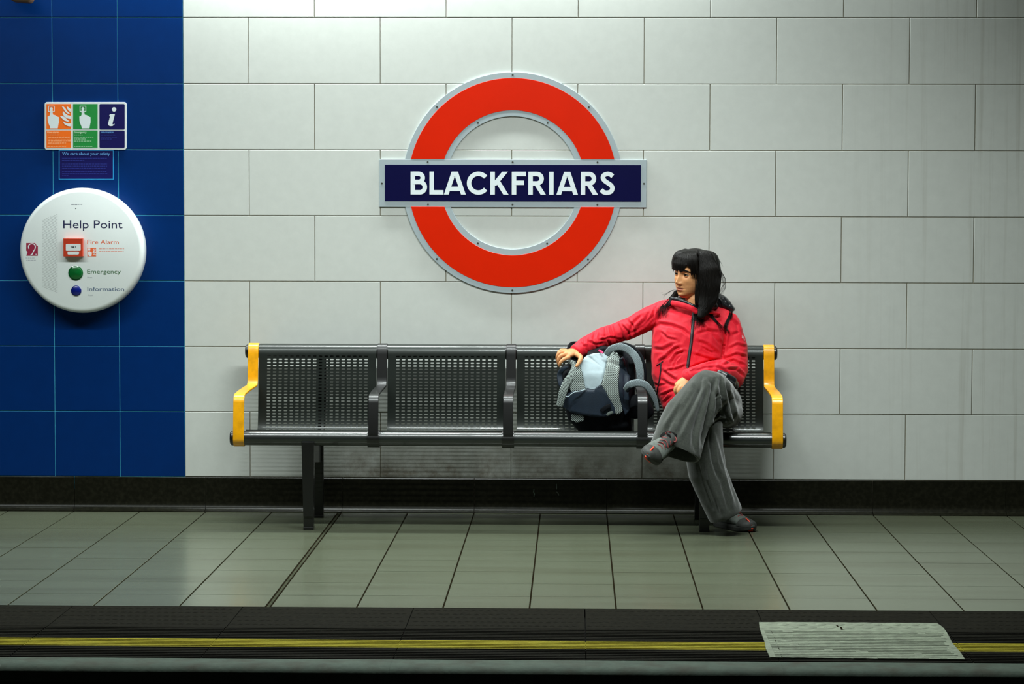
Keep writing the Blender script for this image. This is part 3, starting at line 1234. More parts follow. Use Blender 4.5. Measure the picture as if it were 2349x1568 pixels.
mb = MB()
for ci in range(16):
    x = 430 + ci * 9.4
    top = 455 - (x - 430) * 0.42
    bot = 1130 + (x - 430) * 0.42
    y = top + (6 if ci % 2 else 0)
    while y < bot:
        mb.disc(hw(x, y), 0.0011, YH2 + 0.001, YH2 - 0.0004, 6)
        y += 15.5
mb.build('speaker_grille', MT['hole'], hp)
mb = MB()
mb.disc(hw(757, 340), 0.0028, YH2 + 0.001, YH2 - 0.0005, 10)
mb.build('microphone_hole', MT['hole'], hp)
mb = MB()
lines_of_print(mb, [(hpt(712, 0)[0], hpt(822, 0)[0], hpt(0, 300)[1])], YH2, 0, th=2.2, seed=2)
mb.build('print', MT['ink_faint'], hp)
mb = MB()
text_mesh(mb, 'Help Point', hpt(632, 0)[0], hpt(1224, 0)[0], hpt(0, 536)[1], YH2, 0, hpx=18.5)
tag(mb.build('lettering', MT['ink_navy'], hp), 'dark blue words Help Point')
mb = MB()
text_mesh(mb, 'Fire Alarm', hpt(872, 0)[0], hpt(1186, 0)[0], hpt(0, 694)[1], YH2, 0, hpx=9.6)
tag(mb.build('lettering', MT['ink_orange'], hp), 'orange words Fire Alarm')
mb = MB()
lines_of_print(mb, [(hpt(990, 0)[0], hpt(1240, 0)[0], hpt(0, 741)[1]), (hpt(990, 0)[0], hpt(1235, 0)[0], hpt(0, 767)[1])], YH2, 0, th=1.0, seed=2)
mb.build('print', MT['ink_orange'], hp)
mb = MB()
text_mesh(mb, 'Emergency', hpt(872, 0)[0], hpt(1208, 0)[0], hpt(0, 988)[1], YH2, 0, hpx=9.2)
tag(mb.build('lettering', MT['ink_green'], hp), 'green word Emergency')
mb = MB()
text_mesh(mb, 'Push', hpt(874, 0)[0], hpt(922, 0)[0], hpt(0, 1034)[1], YH2, 0, hpx=3)
tag(mb.build('lettering', MT['ink_faint'], hp), 'small word Push')
mb = MB()
text_mesh(mb, 'Information', hpt(874, 0)[0], hpt(1240, 0)[0], hpt(0, 1162)[1], YH2, 0, hpx=9.0)
tag(mb.build('lettering', MT['ink_grey'], hp), 'grey blue word Information')
mb = MB()
text_mesh(mb, 'Push', hpt(882, 0)[0], hpt(930, 0)[0], hpt(0, 1212)[1], YH2, 0, hpx=3)
tag(mb.build('lettering', MT['ink_faint'], hp), 'small word Push')
# break-glass box
mb = MB()
a, b = hw(645, 820), hw(840, 634)
mb.box(a[0], b[0], YH2 - 0.030, YH2 + 0.002, a[1], b[1])
fb = mb.build('fire_call_point', MT['fire_red'], hp, bevel=0.003)
mb = MB()
yy = YH2 - 0.0302
mb.prism(rrect(668, 696, 816, 764, 8, lambda x, y: hw(x - 10, y - 2, yy)), yy + 0.001, yy - 0.001)
mb.prism(rrect(684, 772, 800, 802, 12, lambda x, y: hw(x - 10, y - 2, yy)), yy + 0.001, yy - 0.001)
pl = mb.build('label_plate', MT['plastic_white'], fb)
mb = MB()
mb.disc(hw(733, 726, yy), 0.0045, yy, yy - 0.0014, 14)
mb.prism([hw(704, 722, yy), hw(718, 716, yy), hw(718, 732, yy)][::1], yy, yy - 0.0014)
mb.prism([hw(764, 722, yy), hw(750, 732, yy), hw(750, 716, yy)][::1], yy, yy - 0.0014)
mb.build('target_mark', MT['hole'], pl)
mb = MB()
a, b = hw(874, 818), hw(960, 732)
mb.box(a[0], b[0], YH2 - 0.0008, YH2 + 0.001, a[1], b[1])
ic = tag(mb.build('fire_icon', MT['ink_orange'], hp), 'small orange fire action square')
mb = MB()
def ih(x, y):
    return hw(874 + (x - 207) * 86 / 445, 732 + (y - 145) * 86 / 451)
for p in [hand] + fl + [box_]:
    mb.prism([ih(x, y) for x, y in p][::-1], YH2 - 0.0006, YH2 - 0.0012)
mb.build('pictogram', MT['sign_white'], ic)
for nm, x, y, r, mm, d in (('emergency_button', 757, 983, 74, 'btn_green', 0.010), ('information_button', 762, 1161, 52, 'btn_blue', 0.008)):
    mb = MB()
    rr = r / 4.356 * (YH2 - CY) / FPX
    c = hw(x, y)
    pr_ = [(0.002, rr), (-0.003, rr), (-0.004, rr * 0.93), (-0.003, rr * 0.9), (-0.004 - d * .4, rr * 0.84), (-0.004 - d * .8, rr * 0.55), (-0.004 - d, 0.0002)]
    vs, f_ = [], []
    for yy2, r2 in pr_:
        for k in range(36):
            a = 2 * math.pi * k / 36
            vs.append((c[0] + r2 * math.cos(a), YH2 + yy2, c[1] + r2 * math.sin(a)))
    for i in range(len(pr_) - 1):
        for k in range(36):
            f_.append((i * 36 + k, i * 36 + (k + 1) % 36, (i + 1) * 36 + (k + 1) % 36, (i + 1) * 36 + k))
    mb.add(vs, f_)
    mb.build(nm, MT[mm], hp, auto=True)
# hearing loop symbol
mb = MB()
mb.prism([hw(x, y) for x, y in ((262, 812), (285, 812), (378, 812), (378, 712), (366, 712), (352, 684), (262, 684), (262, 760), (276, 775), (300, 770), (300, 795), (318, 812))][::1][:9] , YH2 + 0.001, YH2 - 0.0005)
sy_ = tag(mb.build('hearing_symbol', MT['maroon'], hp), 'maroon hearing loop square')
mb = MB()
ear = smooth_pts([(288, 742), (286, 712), (306, 694), (334, 694), (352, 712), (350, 742), (334, 768), (322, 795), (305, 806)], 4)
L_, R_ = [], []
for i in range(len(ear)):
    a = np.array(ear[max(0, i - 1)]); b = np.array(ear[min(len(ear) - 1, i + 1)])
    t = (b - a) / np.linalg.norm(b - a)
    L_.append(hw(ear[i][0] - t[1] * 4.5, ear[i][1] + t[0] * 4.5)); R_.append(hw(ear[i][0] + t[1] * 4.5, ear[i][1] - t[0] * 4.5))
mb.strip(L_, R_, YH2 - 0.0002, YH2 - 0.001)
mb.disc(hw(360, 797), 0.0022, YH2 - 0.0002, YH2 - 0.001, 8)
mb.build('ear_outline', MT['sign_white'], sy_)
mb = MB()
lines_of_print(mb, [(hpt(256, 0)[0], hpt(345, 0)[0], hpt(0, 834)[1]), (hpt(264, 0)[0], hpt(358, 0)[0], hpt(0, 856)[1])], YH2, 0, th=1.4, seed=9)
mb.build('print', MT['ink_faint'], hp)

# ================================================================== brown fitting at the top left
a = P(17, 2, -0.13)
b = P(72, 2, -0.13)
fi = empty('wall_fitting', ((a.x + b.x) / 2, -0.006, a.z + 0.1), 'small brown fitting on the blue tiles at the top left corner of the photo', 'fitting')
mb = MB()
mb.prism([(a.x + 0.03, a.z - 0.004), (b.x - 0.012, a.z - 0.008), (b.x, a.z + 0.006), (b.x, a.z + 0.14), (a.x, a.z + 0.14), (a.x, a.z + 0.012)], -0.06, -0.14)
mb.build('housing', MT['brass'], fi, bevel=0.006)
mb = MB()
mb.box((a.x + b.x) / 2 - 0.015, (a.x + b.x) / 2 + 0.015, -0.065, -0.004, a.z + 0.05, a.z + 0.09)
mb.build('bracket', MT['black_metal'], fi)

# ================================================================== bench
YFt, YBt = -0.645, -0.125
zF = P(1100, 1006.5, YFt).z
zB = P(1100, 807.0, YBt).z
rF, rB = 0.0315, 0.0305
armX = [P(547.5, 960, -0.665).x]
armX.append(P(856.5, 960, -0.665).x)
armX.append(P(1165.5, 960, -0.665).x)
armX.append(P(1474, 960, -0.665).x)
armX.append(P(1783.5, 960, -0.665).x)
bench = empty('bench', ((armX[0] + armX[4]) / 2, -0.42, 0), 'four seat perforated black metal bench with yellow end armrests', 'bench')
for nm, Y, z, r, x0, x1 in (('front_tube', YFt, zF, rF, armX[0] - 0.018, armX[4] + 0.018), ('back_tube', YBt, zB, rB, armX[0] - 0.018, armX[4] + 0.018)):
    mb = MB()
    mb.loft([(x0, Y, z), (x1, Y, z)], [r, r], n=48, dome=False)
    t_ = mb.build(nm, MT['tube_metal'], bench, auto=True)
    for sx, xx in ((-1, armX[0] - 0.017), (1, armX[4] + 0.017)):
        mb = MB()
        mb.loft([(xx, Y, z), (xx + sx * 0.016, Y, z), (xx + sx * 0.022, Y, z)], [r * 1.02, r * 1.02, r * 0.8], n=40, dome=False)
        mb.build('end_cap', MT['black_metal'], t_, auto=True)

# seat sheet profile: over the back tube, down the back, round the bend, up to the front tube
sp_ = [(YBt + 0.012, zB + rB + 0.0015), (YBt - 0.010, zB + rB * 0.97 + 0.001), (YBt - 0.026, zB + rB * 0.66), (YBt - 0.035, zB + 0.004), (YBt - 0.040, zB - 0.03), (YBt - 0.048, 0.66), (YBt - 0.058, 0.60),
       (YBt - 0.066, 0.54), (YBt - 0.072, 0.48), (YBt - 0.080, 0.435), (YBt - 0.094, 0.400), (YBt - 0.118, 0.378), (YBt - 0.155, 0.368), (YBt - 0.20, 0.369), (YBt - 0.30, 0.378), (YBt - 0.42, zF + rF - 0.012),
       (YFt + 0.04, zF + rF - 0.005), (YFt + 0.015, zF + rF + 0.001)]
spl = smooth_pts(sp_, 8)
cum = [0]
for a, b in zip(spl[:-1], spl[1:]):
    cum.append(cum[-1] + math.hypot(b[0] - a[0], b[1] - a[1]))
def sheet(s):
    s = max(0, min(cum[-1], s))
    i = max(0, min(len(cum) - 2, int(np.searchsorted(cum, s)) - 1))
    t = (s - cum[i]) / max(1e-9, cum[i + 1] - cum[i])
    return (spl[i][0] + (spl[i + 1][0] - spl[i][0]) * t, spl[i][1] + (spl[i + 1][1] - spl[i][1]) * t)
def seat_mesh(x0, x1):
    mb = MB()
    rows_p = 0.0145
    ncol = 18
    colp = 0.0259
    mar = ((x1 - x0) - ncol * colp) / 2
    xsb = [x0] + [x0 + mar + colp * k for k in range(ncol + 1)] + [x1]
    s0 = 0.0765                     # first row of slots
    nrow = int((cum[-1] - s0 - 0.06) / rows_p)
    sb = [0.0, 0.006, 0.012, 0.018, 0.024, 0.030, 0.040, 0.058, s0] + [s0 + rows_p * (k + 1) for k in range(nrow)]
    rest = cum[-1] - sb[-1]
    sb += [sb[-1] + rest * k / 4 for k in (1, 2, 3, 4)]
    idx = {}
    def vert(x, s):
        key = (round(x, 6), round(s, 6))
        if key not in idx:
            y, z = sheet(s)
            idx[key] = len(mb.v)
            mb.v.append((x, y, z))
            mb.uv.append((x, s))
        return idx[key]
    for j in range(len(sb) - 1):
        sa, sc = sb[j], sb[j + 1]
        holes = 8 <= j < 8 + nrow
        for i in range(len(xsb) - 1):
            xa, xc = xsb[i], xsb[i + 1]
            if holes and 1 <= i <= ncol:
                mx_, ms = (xa + xc) / 2, (sa + sc) / 2
                hw_, hh, r = 0.0080, 0.0031, 0.0020
                ov = [(mx_ - hw_, ms - hh + r), (mx_ - hw_ + r, ms - hh), (mx_, ms - hh), (mx_ + hw_ - r, ms - hh), (mx_ + hw_, ms - hh + r), (mx_ + hw_, ms + hh - r),
                      (mx_ + hw_ - r, ms + hh), (mx_, ms + hh), (mx_ - hw_ + r, ms + hh), (mx_ - hw_, ms + hh - r)]
                o = [vert(*p) for p in ov]
                A, B, C_, D = vert(xa, sa), vert(xc, sa), vert(xc, sc), vert(xa, sc)
                for f in ((A, B, o[3], o[2], o[1]), (B, o[4], o[3]), (B, C_, o[5], o[4]), (C_, o[6], o[5]), (C_, D, o[8], o[7], o[6]), (D, o[9], o[8]), (D, A, o[0], o[9]), (A, o[1], o[0])):
                    mb.f.append(f)
                    mb.mi.append(0)
            else:
                mb.f.append((vert(xa, sa), vert(xc, sa), vert(xc, sc), vert(xa, sc)))
                mb.mi.append(0)
    return mb
for k in range(4):
    x0, x1 = armX[k] + 0.026, armX[k + 1] - 0.026
    mb = seat_mesh(x0, x1)
    o = mb.build('seat_panel', MT['seat_metal'], bench, smooth=True, clean=False)
    so = o.modifiers.new('thick', 'SOLIDIFY')
    so.thickness = 0.0025
    so.offset = -1
    es_ = o.modifiers.new('edges', 'EDGE_SPLIT')
    es_.split_angle = 0.7

# flat bar armrests
zt1 = P(578, 881, -0.20).z
zt2 = P(550, 902, -0.63).z
def arm_profile():
    p = []
    for a in (150, 120, 95, 70, 40, 15, -5):     # hook over the back tube
        t = math.radians(a)
        p.append((YBt - 0.0405 * math.cos(t) if False else YBt - 0.040 * math.cos(math.radians(a)), zB + 0.040 * math.sin(math.radians(a))))
    p = [(YBt + 0.030, zB + 0.012), (YBt + 0.024, zB + 0.030), (YBt + 0.006, zB + 0.0375), (YBt - 0.014, zB + 0.0375), (YBt - 0.030, zB + 0.030), (YBt - 0.040, zB + 0.014),
         (YBt - 0.044, zB - 0.01), (YBt - 0.058, zt1 + 0.035), (YBt - 0.061, zt1 + 0.018), (YBt - 0.067, zt1 + 0.006), (YBt - 0.080, zt1 - 0.0005), (YBt - 0.10, zt1 - 0.002)]
    p += [(-0.29, zt1 - 0.002), (-0.48, (zt1 + zt2) / 2), (-0.607, zt2), (-0.630, zt2 - 0.002), (-0.647, zt2 - 0.008), (-0.659, zt2 - 0.020), (-0.665, zt2 - 0.036)]
    p += [(-0.677, zF + 0.03), (-0.6825, zF), (-0.676, zF - 0.018), (-0.660, zF - 0.033), (-0.640, zF - 0.0375), (-0.620, zF - 0.031)]
    return p
ap = arm_profile()
def arm_mb(X, hw_):
    mb = MB()
    th = 0.0085
    n = len(ap)
    inn = []
    for i in range(n):
        a, b = ap[max(0, i - 1)], ap[min(n - 1, i + 1)]
        dy, dz = b[0] - a[0], b[1] - a[1]
        L = math.hypot(dy, dz)
        inn.append((ap[i][0] - (-dz / L) * (-th), ap[i][1] - (dy / L) * (-th)))
    e = 0.0016
    vs, fs = [], []
    for (xx, A, B) in ((X - hw_, ap, inn), (X + hw_, ap, inn)):
        vs += [(xx, y, z) for y, z in A] + [(xx, y, z) for y, z in B]
    for i in range(n - 1):
        fs += [(i, i + 1, n + i + 1, n + i), (2 * n + i, 3 * n + i, 3 * n + i + 1, 2 * n + i + 1), (i, 2 * n + i, 2 * n + i + 1, i + 1), (n + i, n + i + 1, 3 * n + i + 1, 3 * n + i)]
    fs += [(0, n, 3 * n, 2 * n), (n - 1, 3 * n - 1, 4 * n - 1, 2 * n - 1)]
    mb.add(vs, fs)
    return mb
for k, X in enumerate(armX):
    yel = k in (0, 4)
    o = arm_mb(X, 0.0235 if yel else 0.0215).build('armrest', MT['yellow' if yel else 'black_metal'], bench, bevel=0.0014, auto=True)
    tag(o, 'yellow end armrest' if yel else 'black middle armrest')
    if not yel:
        mb = MB()
        mb.loft([(X - 0.026, YFt, zF), (X + 0.026, YFt, zF)], [0.0375, 0.0375], n=40, dome=False)
        mb.build('clamp', MT['black_metal'], o, auto=True)
        mb = MB()
        mb.loft([(X - 0.026, YBt, zB), (X + 0.026, YBt, zB)], [0.0345, 0.0345], n=40, dome=False)
        mb.build('clamp', MT['black_metal'], o, auto=True)
# legs
for X in (PZ(708.5, 1214, 0).x, 2.352):
    mb = MB()
    hw_ = 0.0215
    fy, ry = -0.652, -0.228
    front = [(fy - 0.022, 0.012), (fy + 0.02, 0.012), (fy + 0.028, 0.10), (fy + 0.035, zF - 0.02), (fy - 0.025, zF - 0.02), (fy - 0.03, 0.2)]
    rear = [(ry - 0.02, 0.012), (ry + 0.018, 0.012), (ry + 0.02, 0.34), (YBt + 0.050, 0.46), (YBt + 0.040, zB - 0.01), (YBt + 0.018, zB - 0.01), (YBt + 0.012, 0.48), (ry - 0.02, 0.36)]
    gus = [(fy - 0.02, zF - 0.012), (fy + 0.03, zF - 0.06), (fy + 0.12, 0.28), (ry - 0.01, 0.25), (ry + 0.018, 0.30), (ry - 0.01, 0.345), (fy + 0.15, 0.35), (fy + 0.03, zF)]
    flare = [(X - 0.029, zF - 0.012), (X + 0.026, zF - 0.012), (X + 0.0216, 0.06), (X - 0.0216, 0.06)]
    for pts, h in ((front, hw_), (rear, hw_), (gus, 0.012)):
        n = len(pts)
        vs = [(X - h, y, z) for y, z in pts] + [(X + h, y, z) for y, z in pts]
        mb.add(vs, [tuple(range(n)), tuple(range(2 * n - 1, n - 1, -1))] + [(i, n + i, n + (i + 1) % n, (i + 1) % n) for i in range(n)])
    mb.prism(flare, fy + 0.018, fy - 0.0305)
    lg = mb.build('leg', MT['black_metal'], bench, bevel=0.002)
    for yc in (fy, ry):
        mb = MB()
        mb.box(X - 0.022, X + 0.022, yc - 0.024, yc + 0.024, 0.0, 0.013)
        mb.build('foot_plate', MT['black_metal'], lg, bevel=0.002)

def rest_on_bench(me, legs=False, xmax=None, xmin=None, gap=0.004):
    """cloth and nylon flatten where they press on the seat sheet, the back and the tubes"""
    co = get_co(me)
    Yp = np.array([p[0] for p in spl])
    Zp = np.array([p[1] for p in spl])
    iz = int(np.argmin(Zp))
    back_z, back_y = Zp[:iz][::-1], Yp[:iz][::-1]           # rising
    seat_y, seat_z = Yp[iz:][::-1], Zp[iz:][::-1]           # from the front tube back
    y, z = co[:, 1].copy(), co[:, 2].copy()
    by = np.interp(z, back_z, back_y) - gap
    onback = (z > 0.40) & (z < zB + 0.045) & (y > by) & (y > -0.30)
    by = np.where(z > zB - 0.01, np.minimum(by, YBt - 0.050), by)
    onback |= (z > zB - 0.01) & (z < zB + 0.045) & (y > by)
    y = np.where(onback, by, y)
    sz = np.where(y < -0.595, zF + rF + 0.008, np.interp(y, seat_y, seat_z) + gap + 0.002)
    low = (z < sz) & (y > -0.690) & (y < 0) & (z > 0.26)
    if legs:
        fwd = low & (y < -0.56) & (z < zF + 0.01)
        y = np.where(fwd, -0.702, y)
        low = low & ~fwd
        post = (np.abs(co[:, 0] - 2.352) < 0.03) & (z < 0.36) & (y > -0.700) & (y < -0.60)
        y = np.where(post, -0.700, y)
    z = np.where(low, sz, z)
    co[:, 1], co[:, 2] = y, z
    if xmax is not None:
        co[:, 0] = np.minimum(co[:, 0], xmax)
    if xmin is not None:
        co[:, 0] = np.maximum(co[:, 0], xmin)
    if gap > 0.01:
        co[:, 1] = np.where(co[:, 2] < 0.44, np.minimum(co[:, 1], -0.266), co[:, 1])
    set_co(me, co)


def stay_behind(me, other, gap=0.003, xmax=9.0):
    """what is gripped stays on the palm's side of the hand"""
    co = get_co(me)
    for i in range(len(co)):
        if co[i][0] > xmax:
            continue
        loc, nor, _, _ = other.ray_cast(Vector((co[i][0], 0.0, co[i][2])), Vector((0, -1, 0)), 0.7)
        if loc is not None and co[i][1] < loc.y + gap:
            co[i][1] = loc.y + gap
    set_co(me, co)


def separate(me, others, push, step=0.004, rounds=30):
    """ease the last crossing facets apart"""
    polys = [tuple(p.vertices) for p in me.polygons]
    push = Vector(push).normalized() * step
    for _ in range(rounds):
        co = get_co(me)
        t_ = BVHTree.FromPolygons([Vector(c) for c in co], polys)
        bad = set()
        for o_ in others:
            for a_, _b in t_.overlap(o_):
                bad.update(polys[a_])
        if not bad:
            break
        for i in bad:
            co[i] += np.array(push)
        set_co(me, co)


def push_down(me, other, gap=0.003):
    """a soft shape sags under whatever presses on it from above"""
    co = get_co(me)
    for i in range(len(co)):
        v = Vector(co[i])
        loc, nor, _, _ = other.ray_cast(v, Vector((0, 0, 1)), 0.2)
        if loc is not None and nor.z > 0:
            l2, n2, _, _ = other.ray_cast(v, Vector((0, 0, -1)), 0.2)
            if l2 is not None:
                co[i][2] = l2.z - gap
    set_co(me, co)


def keep_off(me, other, gap=0.003, reach=0.09):
    """dent one soft shape where another presses into it"""
    co = get_co(me)
    for i in range(len(co)):
        v = Vector(co[i])
        loc, nor, _, dist = other.find_nearest(v, reach)
        if loc is not None and (v - loc).dot(nor) < gap:
            co[i] = loc + nor * gap
    set_co(me, co)


# ================================================================== the seated person
MT['skin'] = mat('skin', rgb(204, 144, 96), 0.5, noise=0.06, nscale=60, spec=0.35)
MT['lip'] = mat('lip', rgb(172, 100, 74), 0.45, noise=0.05)
MT['eye'] = mat('eye_white', rgb(170, 160, 146), 0.25, noise=0.02)
MT['iris'] = mat('dark_iris', rgb(32, 22, 14), 0.15, noise=0.05)
MT['hair'] = mat('black_hair', rgb(15, 12, 9), 0.5, noise=0.35, nscale=90, spec=0.18)
MT['sock'] = mat('black_sock', rgb(18, 18, 17), 0.9, noise=0.2, nscale=80, spec=0.1)
MT['jacket'] = mat('red_shell_fabric', rgb(222, 22, 44), 0.62, noise=0.06, nscale=120, bump=0.15, bscale=500, spec=0.3, sheen=0.08)
MT['zip'] = mat('dark_zip', rgb(42, 22, 28), 0.5, noise=0.1)
MT['lining'] = mat('black_lining', rgb(26, 27, 30), 0.32, noise=0.15, nscale=40, bump=0.2, bscale=60)
MT['cord'] = mat('grey_corduroy', rgb(52, 55, 49), 0.9, noise=0.30, nscale=150, sheen=0.4, bump=0.4, bscale=420, spec=0.2)
MT['shoe_grey'] = mat('shoe_grey', rgb(84, 90, 84), 0.65, noise=0.3, nscale=60, bump=0.3, bscale=200)
MT['shoe_dark'] = mat('shoe_dark', rgb(44, 46, 42), 0.7, noise=0.3, nscale=60)
MT['shoe_orange'] = mat('shoe_orange', rgb(214, 58, 22), 0.5, noise=0.15, nscale=50)
MT['lace'] = mat('dark_red_lace', rgb(122, 46, 44), 0.7, noise=0.3, nscale=120)
MT['white_mark'] = mat('white_mark', rgb(226, 180, 184), 0.5, noise=0.05)

HS = 0.965
HC_ = P(1588.5, 626.5, -0.285)
yaw_h = math.radians(48)
HF = Vector((-math.sin(yaw_h), -math.cos(yaw_h), -0.06)).normalized()
HL = Vector((0, 0, 1)).cross(HF).normalized()
HU = HF.cross(HL).normalized()
rr_ = math.radians(5)
HL, HU = (HL * math.cos(rr_) - HU * math.sin(rr_)), (HU * math.cos(rr_) + HL * math.sin(rr_))


def H(l, f, u):
    """head coordinates: left, forward, up"""
    return HC_ + (HL * l + HF * f + HU * u) * HS


# feet first: everything below the knee follows from them
tipw = P(1488, 1044, -1.12)
d1 = Vector((-0.33, -0.93, -0.06)).normalized()
u1 = Vector((0.60, -0.24, 0.74))
heel1 = tipw - d1 * 0.262 - u1 * 0.030
ANK1 = heel1 + d1 * 0.055 + u1.normalized() * 0.085
toe = PZ(1729, 1221, 0.0)
heel = PZ(1652, 1207, 0.0)
d2 = (toe - heel).normalized()
h2 = toe - d2 * 0.265
ANK2 = h2 + d2 * 0.055 + Vector((0, 0, 0.085))
person_parts = MB()
b = person_parts
rings = [(0.105, 0.012, 0.012, 0.020), (0.100, 0.028, 0.030, 0.042), (0.091, 0.044, 0.050, 0.062), (0.080, 0.056, 0.066, 0.077), (0.062, 0.066, 0.078, 0.088),
         (0.040, 0.071, 0.085, 0.094), (0.020, 0.072, 0.087, 0.095), (0.0, 0.070, 0.084, 0.093), (-0.020, 0.069, 0.083, 0.088), (-0.038, 0.067, 0.083, 0.079),
         (-0.055, 0.063, 0.083, 0.066), (-0.070, 0.057, 0.082, 0.050), (-0.083, 0.050, 0.080, 0.036), (-0.094, 0.041, 0.077, 0.022), (-0.103, 0.030, 0.070, 0.008), (-0.109, 0.016, 0.060, -0.015)]
n = 48
vs, f_ = [], []
for (u, w_, fr, bk) in rings:
    for k in range(n):
        a = 2 * math.pi * k / n
        c, s = math.cos(a), math.sin(a)
        q = 2 / 2.25
        l = math.copysign(abs(s) ** q, s) * w_
        if c >= 0:
            f = abs(c) ** q * fr
        else:
            f = -abs(c) ** q * bk
        vs.append(H(l, f, u))
for i in range(len(rings) - 1):
    for k in range(n):
        f_.append((i * n + k, i * n + (k + 1) % n, (i + 1) * n + (k + 1) % n, (i + 1) * n + k))
f_.append(tuple(range(n)))
f_.append(tuple((len(rings) - 1) * n + k for k in range(n - 1, -1, -1)))
b.add(vs, f_)
# ears
for sx in (-1, 1):
    b.loft([H(sx * 0.068, -0.004, 0.022), H(sx * 0.076, -0.012, 0.012), H(sx * 0.074, -0.008, -0.008), H(sx * 0.068, -0.002, -0.024)], [(0.006, 0.010), (0.007, 0.014), (0.006, 0.011), (0.005, 0.007)], n=12, upv=HF)
# neck and trunk (slim, under the clothes)
b.loft([H(0, -0.018, -0.03), H(0, -0.020, -0.08), P(1598, 690, -0.285), P(1594, 716, -0.285)], [(0.050, 0.054), (0.048, 0.050), (0.050, 0.05), (0.058, 0.055)], n=24, upv=(0, -1, 0))
b.loft([P(1592, 712, -0.285), P(1588, 740, -0.29), P(1578, 790, -0.30), P(1580, 850, -0.31), P(1592, 930, -0.34)], [(0.08, 0.040), (0.13, 0.07), (0.13, 0.095), (0.12, 0.09), (0.13, 0.10)], n=28, upv=(0, -1, 0))
# right arm (along the bench back), hand on the backpack
RARM = [P(1530, 716, -0.285), P(1490, 730, -0.27), P(1450, 750, -0.25), P(1412, 766, -0.235), P(1385, 774, -0.26), P(1350, 790, -0.32), P(1324, 807, -0.36)]
b.loft(RARM, [0.036, 0.036, 0.034, 0.032, 0.030, 0.026, 0.023], n=18)
# left arm
LARM = [P(1668, 746, -0.28), P(1682, 795, -0.295), P(1684, 855, -0.335), P(1655, 852, -0.44), P(1615, 858, -0.49), P(1576, 866, -0.51)]
b.loft(LARM, [0.04, 0.036, 0.034, 0.032, 0.028, 0.023], n=18, upv=(0, -1, 0.2))
# legs under the trousers
b.loft([P(1645, 925, -0.36), P(1632, 900, -0.66), P(1602, 945, -0.78), ANK1 + Vector((0.035, 0.05, 0.08)), ANK1], [0.07, 0.055, 0.05, 0.036, 0.032], n=18, upv=(0, -1, 0.3))
b.loft([P(1585, 930, -0.36), P(1610, 950, -0.66), P(1624, 1050, -0.735), P(1655, 1150, -0.765), ANK2 + Vector((0, 0, 0.01))], [0.07, 0.055, 0.048, 0.034, 0.032], n=18, upv=(1, 0, 0))


def P3(l):
    return [P(*q) for q in l]


# --- right hand: palm, four unequal fingers over the edge of the pack, thumb hooked under the strap
b.loft(P3([(1324, 808, -0.365), (1312, 808, -0.385), (1301, 811, -0.405), (1296, 812, -0.41)]), [(0.022, 0.017), (0.030, 0.017), (0.036, 0.0155), (0.034, 0.013)], n=18, upv=(-0.25, -0.45, 1))
fing = [
    ([(1304, 819, -0.444), (1293, 824, -0.463), (1286, 831, -0.465), (1283, 838.5, -0.458)], [0.0095, 0.0088, 0.0080, 0.0066]),
    ([(1300, 812, -0.425), (1287, 815.5, -0.444), (1281, 825, -0.442), (1280.5, 834, -0.434)], [0.0095, 0.0088, 0.0080, 0.0066]),
    ([(1298, 807.5, -0.404), (1285, 808.5, -0.420), (1278.5, 816.5, -0.420), (1278, 826, -0.414)], [0.0092, 0.0085, 0.0076, 0.0064]),
    ([(1299, 803.5, -0.382), (1287.5, 803, -0.395), (1281, 808.5, -0.396), (1279.5, 816, -0.392)], [0.0085, 0.0076, 0.0068, 0.0058]),
    ([(1322, 812, -0.395), (1332, 819, -0.446), (1329.5, 829, -0.470), (1323, 839, -0.482)], [0.0135, 0.0112, 0.0095, 0.0072]),
]
for pts, r in fing:
    pp_ = smooth_pts([tuple(P(*q)) for q in pts], 4)
    rl = list(np.interp(np.linspace(0, 3, len(pp_)), [0, 1, 2, 3], r))
    b.loft(pp_, rl, n=12)
    for q, rq in zip(pts[1:3], r[1:3]):      # knuckles
        b.ball(P(*q), rq * 1.09, 8)
# --- left hand: loosely closed, half hidden behind the raised knee
b.loft(P3([(1576, 868, -0.515), (1568, 877, -0.53), (1561, 886, -0.54)]), [(0.020, 0.016), (0.028, 0.016), (0.032, 0.014)], n=18, upv=(-0.5, -1, 0.5))
for pts, r in [
    ([(1556, 883, -0.545), (1551, 892, -0.548), (1553, 901, -0.540), (1560, 906, -0.525)], [0.0092, 0.0086, 0.0076, 0.0064]),
    ([(1562, 888, -0.556), (1557, 898, -0.558), (1559, 906, -0.548), (1566, 909, -0.532)], [0.0094, 0.0088, 0.0078, 0.0066]),
    ([(1568, 892, -0.562), (1564, 902, -0.565), (1567, 910, -0.554), (1574, 911, -0.54)], [0.0092, 0.0084, 0.0075, 0.0062]),
    ([(1574, 894, -0.560), (1572, 903, -0.563), (1576, 910, -0.554), (1583, 910, -0.54)], [0.0084, 0.0076, 0.0068, 0.0058]),
    ([(1562, 876, -0.505), (1553, 885, -0.512), (1549, 895, -0.520), (1552, 903, -0.522)], [0.0120, 0.0105, 0.0092, 0.0072])]:
    pp_ = smooth_pts([tuple(P(*q)) for q in pts], 4)
    rl = list(np.interp(np.linspace(0, 3, len(pp_)), [0, 1, 2, 3], r))
    b.loft(pp_, rl, n=12)

me = baked(b, 'person', [MT['skin'], MT['lip']], 0.0026, 2, 0.5)
co = get_co(me)
rel = (co - np.array(HC_)) / HS
l_, ff, u_ = rel @ np.array(HL), rel @ np.array(HF), rel @ np.array(HU)


def G(x, c, s):
    return np.exp(-((x - c) / s) ** 2)


